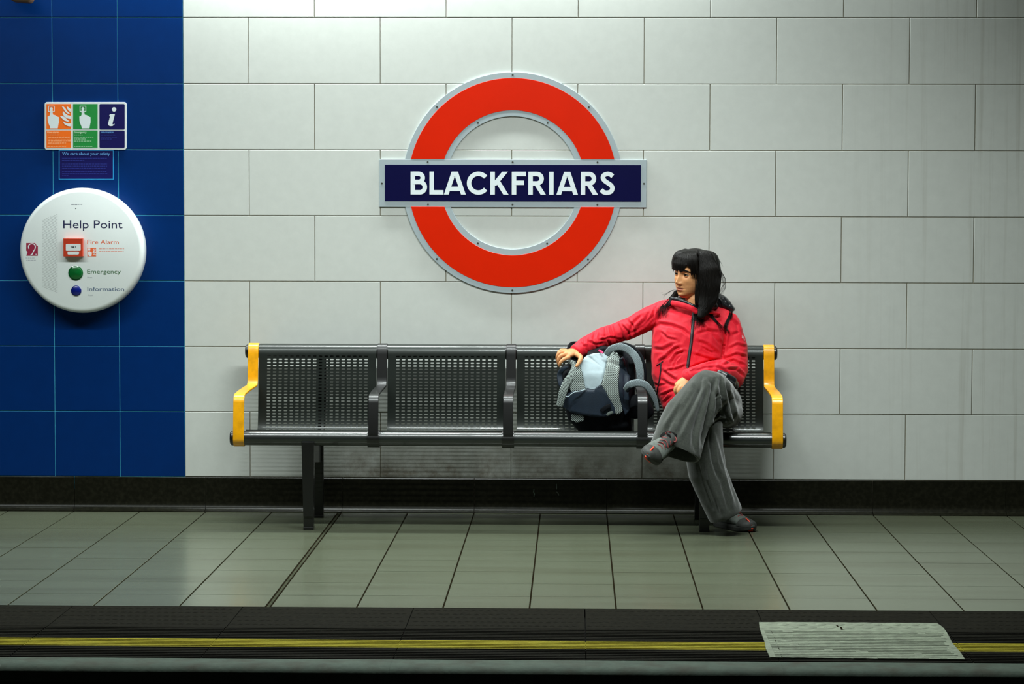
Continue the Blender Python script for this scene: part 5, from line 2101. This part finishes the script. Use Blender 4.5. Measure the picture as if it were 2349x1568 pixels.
# crown to fringe
for i in range(260):
    s_ = (i + R_.random()) / 260
    xe = 1543.5 + 53 * s_ + ru(-1, 1)
    ye = 617 + 6 * math.sin(min(1, s_ * 1.4) * 2.2) + ru(-5, 3) + (11 if s_ > 0.70 else 0)
    if 0.48 < s_ < 0.66:
        ye = 604 + ru(-4, 3)
    x0 = 1556 + 38 * s_ + ru(-5, 5)
    y0 = 573.5 + 9 * max(0, (1582 - x0) / 26) ** 1.6 + ru(0, 3)
    strand(sm_, [(x0, y0), ((x0 * 0.5 + xe * 0.5), 586 + 3 * R_.random()), (xe + 1.0 * (1 - s_), 598), (xe, ye)], -0.36, ru(0.0005, 0.0010), ru(0.0002, 0.002))
# fine ends over the chest
for i in range(150):
    x0 = 1594 + ru(0, 34)
    side = R_.random()
    xe = 1600 + (side - 0.5) * 34
    ph = ru(-3, 3)
    strand(sm_, [(x0, ru(610, 672)), (x0 * 0.8 + 1602 * 0.2 + ph * 0.5, 696), (1603 + (xe - 1602) * 0.45 + ph, 716), (1602 + (xe - 1602) * 0.75 - ph, 732), (xe + ru(-4, 4), ru(728, 762) - 16 * abs(side - 0.5))], -0.41, ru(0.0006, 0.0013), ru(0.0008, 0.004))
for i in range(46):
    e = R_.random()
    strand(sm_, [(1622 + ru(-6, 8), 680), (1624 + 6 * e, 706), (1630 + 8 * e, 726), (1644 + 8 * e, 742), (1652 + 16 * e, 757 + ru(-6, 8))], -0.41, ru(0.0004, 0.0009), ru(0.001, 0.005))
for i in range(46):
    e, w_ = R_.random(), ru(-2, 2)
    strand(sm_, [(1674 + 8 * e, 711), (1671 + 9 * e + w_, 725), (1663 + 9 * e - w_, 740), (1660 + 10 * e, 752), (1664 + 14 * e, 766 + ru(-8, 4))], -0.36, ru(0.0004, 0.0008), ru(0.001, 0.004))
# far shoulder
for i in range(110):
    e = R_.random()
    strand(sm_, [(1554 - 6 * e, 664 + 6 * R_.random()), (1547 - 8 * e, 678), (1540 - 14 * e, 692), (1532 - 20 * e + ru(-4, 4), 706), (1528 - 24 * e + ru(-3, 8), 712 + 22 * R_.random())], -0.34, ru(0.0004, 0.0009), ru(0.0005, 0.004))
for i in range(12):
    e = R_.random()
    strand(sm_, [(1548, 664, -0.29), (1538 - 4 * e, 667 + 4 * e, -0.30), (1528 - 6 * e, 672 + 9 * e, -0.31), (1517 + 8 * e, 670 + 18 * e, -0.32)], -0.3, 0.0004, 0, bv=False)
# loose wisps at the back
for i in range(30):
    e, e2 = R_.random(), R_.random()
    strand(sm_, [(1646, 606 + 14 * e, -0.29), (1653 + 6 * e2, 628, -0.29), (1657 + 9 * e2, 645, -0.29), (1654 + 11 * e, 660, -0.29), (1647 + 12 * e * e2, 672 + 6 * e, -0.29)], -0.29, ru(0.00025, 0.0004), 0, bv=False)
for i in range(60):
    x0 = ru(1560, 1648)
    top = 572.5 + 27 * max(0, (x0 - 1608) / 40) ** 2 + 8 * max(0, (1582 - x0) / 22) ** 1.6
    strand(sm_, [(x0, top + 2.5, -0.28), (x0 + 5, top + 0.6, -0.28), (x0 + 11, top + 2.5 + max(0, x0 - 1620) * 0.35, -0.28)], -0.28, 0.0004, 0, bv=False)
hair = link('hair', hm, person)
tag(hair, 'long black hair with a fringe')
sm_.build('hair_lock', MT['hair'], hair, smooth=True, clean=False)['kind'] = 'stuff'

# ring on the left hand
rg = MB()
c_ = P(1569, 889.5, -0.566)
rg.ball(c_, 0.0022, 10)
rg.build('ring', MT['eye'], person, smooth=True)

# ================================================================== backpack
MT['pack'] = mat('black_navy_nylon', rgb(11, 14, 19), 0.7, noise=0.2, nscale=30, bump=0.3, bscale=240, spec=0.15)
MT['pack_navy'] = mat('navy_nylon', rgb(13, 30, 46), 0.65, noise=0.15, nscale=30, bump=0.3, bscale=300)
MT['pack_grey'] = mat('pale_grey_padding', rgb(158, 174, 180), 0.8, noise=0.05, nscale=60, bump=0.15, bscale=500)
MT['pack_mesh'] = mesh_fabric('open_mesh', rgb(170, 182, 176), rgb(16, 20, 20), 0.0056, 0.385)
MT['pack_mesh_small'] = mesh_fabric('fine_mesh', rgb(150, 164, 168), rgb(40, 46, 50), 0.0040, 0.34)
MT['pink'] = mat('pink_tag', rgb(236, 36, 96), 0.5, noise=0.05)
MT['buckle'] = mat('grey_buckle', rgb(96, 104, 98), 0.4, noise=0.1)

pk = MB()
pk.loft(P3([(1388, 972, -0.335), (1380, 945, -0.345), (1374, 900, -0.35), (1372, 865, -0.345), (1379, 842, -0.335), (1386, 826, -0.33), (1392, 816, -0.325)]),
        [(0.120, 0.115), (0.152, 0.138), (0.168, 0.145), (0.165, 0.140), (0.140, 0.115), (0.105, 0.085), (0.060, 0.040)], n=36, upv=(0, -1, 0), power=2.5)
pk.loft(P3([(1300, 842, -0.33), (1297, 848, -0.34), (1293, 856, -0.35), (1291, 870, -0.36), (1298, 890, -0.36)]), [(0.018, 0.02), (0.024, 0.03), (0.028, 0.04), (0.028, 0.04), (0.02, 0.03)], n=20, upv=(0, -1, 0))
pk.loft(P3([(1420, 800, -0.33), (1440, 808, -0.36), (1450, 835, -0.38), (1450, 880, -0.38), (1446, 930, -0.36)]), [(0.02, 0.04), (0.026, 0.05), (0.028, 0.06), (0.026, 0.06), (0.022, 0.05)], n=20, upv=(0, -1, 0))
pk.loft(P3([(1330, 965, -0.40), (1380, 975, -0.42), (1430, 972, -0.40)]), [(0.04, 0.03), (0.05, 0.035), (0.04, 0.03)], n=20, upv=(0, 0, 1))
me = baked(pk, 'backpack', [MT['pack']], 0.0045, 5, 0.5)
ripple(me, 0.0025, 30, 21)
folds(me, [([(1300, 812), (1305, 850), (1298, 890)], 4, -0.008), ([(1425, 805), (1432, 850), (1430, 930)], 4, -0.009), ([(1345, 800), (1370, 806), (1392, 804)], 3, -0.005), ([(1450, 850), (1455, 900), (1448, 950)], 4, -0.006)])
push_down(me, jb)
xh = P(1345, 820, -0.4).x
stay_behind(me, skin_bvh, xmax=xh)
stay_behind(me, jb, gap=0.006, xmax=xh)
cuff_bvh = [bvh_of(o_.data) for o_ in jk.children if o_.name.startswith('cuff')]
separate(me, [skin_bvh], (0, 1, -0.3))
separate(me, [jb] + cuff_bvh, (0, 0.25, -1))
rest_on_bench(me, xmax=armX[3] - 0.028, gap=0.012)
pack = link('backpack', me)
tag(pack, 'dark navy backpack with grey mesh straps standing on the bench beside the person', 'backpack')
pb = bvh_of(me)


def ribbon(name, pts, half, m, parent, thick=0.005, upv=(0, -1, 0), label=None, n=16):
    raw = [tuple(P(*q)) for q in pts]
    sm = smooth_pts(raw, 6)
    hl = list(np.interp(np.linspace(0, len(half) - 1, len(sm)), range(len(half)), half))
    mb = MB()
    mb.loft(sm, [(h_, thick) for h_ in hl], n=n, upv=upv, power=3.0)
    o = mb.build(name, m, parent, smooth=True, clean=False)
    if label:
        tag(o, label)
    return o


o = drape('back_panel', [(1330, 839), (1337, 826), (1347, 816.5), (1360, 812.5), (1378, 811.5), (1393, 815), (1391, 832), (1388, 850), (1383, 868), (1378.7, 881.5), (1370, 888), (1362.4, 893), (1352, 891.5), (1344, 891), (1341, 875), (1336, 855)], pb, -0.49, MT['pack_grey'], pack, off=0.0055, thick=0.003, cuts=3)
tag(o, 'pale grey padded back panel')
o = drape('mesh_panel', [(1324, 843), (1331, 838), (1336, 856), (1341, 876), (1345, 896.5), (1330, 900), (1313, 899), (1309, 888), (1307, 874), (1314, 860)], pb, -0.49, MT['pack_mesh'], pack, off=0.007, thick=0.008, cuts=3)
tag(o, 'narrow grey mesh panel left of the back panel')
o = drape('mesh_panel', [(1391, 810), (1400, 806), (1412, 810), (1418, 822), (1418, 850), (1416, 874), (1418, 905), (1426, 940), (1420, 947), (1411, 948), (1402, 925), (1390, 900), (1379.6, 883.5), (1384, 868), (1388, 850), (1391, 832)], pb, -0.49, MT['pack_mesh'], pack, off=0.010, thick=0.011, cuts=3)
tag(o, 'wide grey mesh panel right of the back panel')
o = drape('hip_belt', [(1292, 925), (1300, 912), (1313, 899), (1328, 895), (1345, 892.5), (1362, 894), (1371, 888), (1379, 882.5), (1386, 893), (1396, 912), (1407, 932), (1408, 946), (1395, 953), (1374, 954.5), (1345, 951), (1316, 943)], pb, -0.49, MT['pack_navy'], pack, off=0.014, thick=0.012, cuts=3)
tag(o, 'navy hip belt wing')
o = drape('mesh_panel', [(1314, 947), (1328, 949), (1342, 953), (1341, 963), (1328, 966), (1315, 962)], pb, -0.49, MT['pack_mesh'], pack, off=0.010, thick=0.006, cuts=3)
tag(o, 'small grey mesh patch under the hip belt')
o = drape('side_panel', [(1419, 825), (1430, 818), (1440, 825), (1443, 860), (1440, 900), (1441, 940), (1432, 950), (1424, 930), (1418, 900), (1417, 870)], pb, -0.47, MT['pack_navy'], pack, off=0.007, thick=0.005, cuts=3)
ribbon('shoulder_strap', [(1392, 812, -0.465), (1402, 800, -0.480), (1424, 795, -0.490), (1446, 805, -0.495), (1461, 824, -0.505), (1468, 850, -0.51), (1469, 876, -0.505)], [0.014, 0.015, 0.016, 0.016, 0.017, 0.017, 0.016], MT['pack_mesh_small'], pack, 0.006, label='grey mesh strap arching over the right of the pack')
ribbon('strap_edge', [(1396, 804, -0.455), (1410, 794, -0.47), (1430, 789, -0.475), (1452, 797, -0.485), (1471, 818, -0.495), (1480, 848, -0.50), (1480, 874, -0.495)], [0.006, 0.007, 0.008, 0.008, 0.008, 0.007, 0.006], MT['pack'], pack, 0.006)
ribbon('waist_strap', [(1436, 893, -0.515), (1444, 883, -0.53), (1461, 877.5, -0.54), (1480, 882, -0.54), (1494, 898, -0.530), (1503, 918, -0.515), (1509, 940, -0.50)], [0.014, 0.016, 0.016, 0.015, 0.014, 0.012, 0.007], MT['pack_mesh_small'], pack, 0.006, label='grey mesh strap hanging over the armrest')
ribbon('strap_edge', [(1439, 896, -0.52), (1449, 887, -0.53), (1463, 883, -0.535), (1479, 886, -0.535), (1493, 903, -0.525), (1502, 924, -0.51)], [0.007, 0.008, 0.006, 0.006, 0.008, 0.006], MT['pack'], pack, 0.006)
ribbon('shoulder_strap', [(1306, 829, -0.430), (1315, 833, -0.440), (1318, 843, -0.450), (1311, 860, -0.468), (1300, 877, -0.480), (1291, 900, -0.485), (1284, 930, -0.475)], [0.009, 0.012, 0.014, 0.016, 0.017, 0.018, 0.015], MT['pack_mesh'], pack, 0.006, label='grey mesh strap hanging down the left of the pack')
ribbon('strap_edge', [(1301, 842, -0.455), (1290, 848, -0.45), (1284, 860, -0.44), (1287, 880, -0.45), (1293, 895, -0.45)], [0.006, 0.010, 0.012, 0.012, 0.008], MT['pack_navy'], pack, 0.006)
ribbon('buckle', [(1393, 951, -0.51), (1399, 947, -0.512), (1405, 945, -0.51)], [0.006, 0.007, 0.005], MT['buckle'], pack, 0.004)
ribbon('webbing', [(1380, 942, -0.512), (1390, 934, -0.515), (1400, 930, -0.512)], [0.010, 0.010, 0.010], MT['pack'], pack, 0.003)
hb_ = MB()
hb_.loft(P3([(1440, 935, -0.42), (1458, 932, -0.43), (1476, 938, -0.43), (1488, 950, -0.42)]), [(0.045, 0.02), (0.055, 0.024), (0.050, 0.022), (0.030, 0.016)], n=20, upv=(0, -1, 0))
hb_.build('hip_pad', MT['pack'], pack, smooth=True)
ribbon('grab_loop', [(1303, 800, -0.27), (1310, 788, -0.26), (1325, 787, -0.25), (1340, 797, -0.26)], [0.007, 0.007, 0.007, 0.007], MT['pack'], pack, 0.003)
ribbon('pink_tag', [(1374, 803, -0.41), (1378, 805.5, -0.42), (1383, 809, -0.435)], [0.0045, 0.005, 0.0045], MT['pink'], pack, 0.002)
ribbon('trim_cord', [(1345, 892, -0.51), (1330, 897, -0.515), (1318, 899, -0.515), (1310, 904, -0.515), (1304, 909, -0.51), (1299, 909, -0.51)], [0.0022] * 6, MT['pack_grey'], pack, 0.002, n=8)
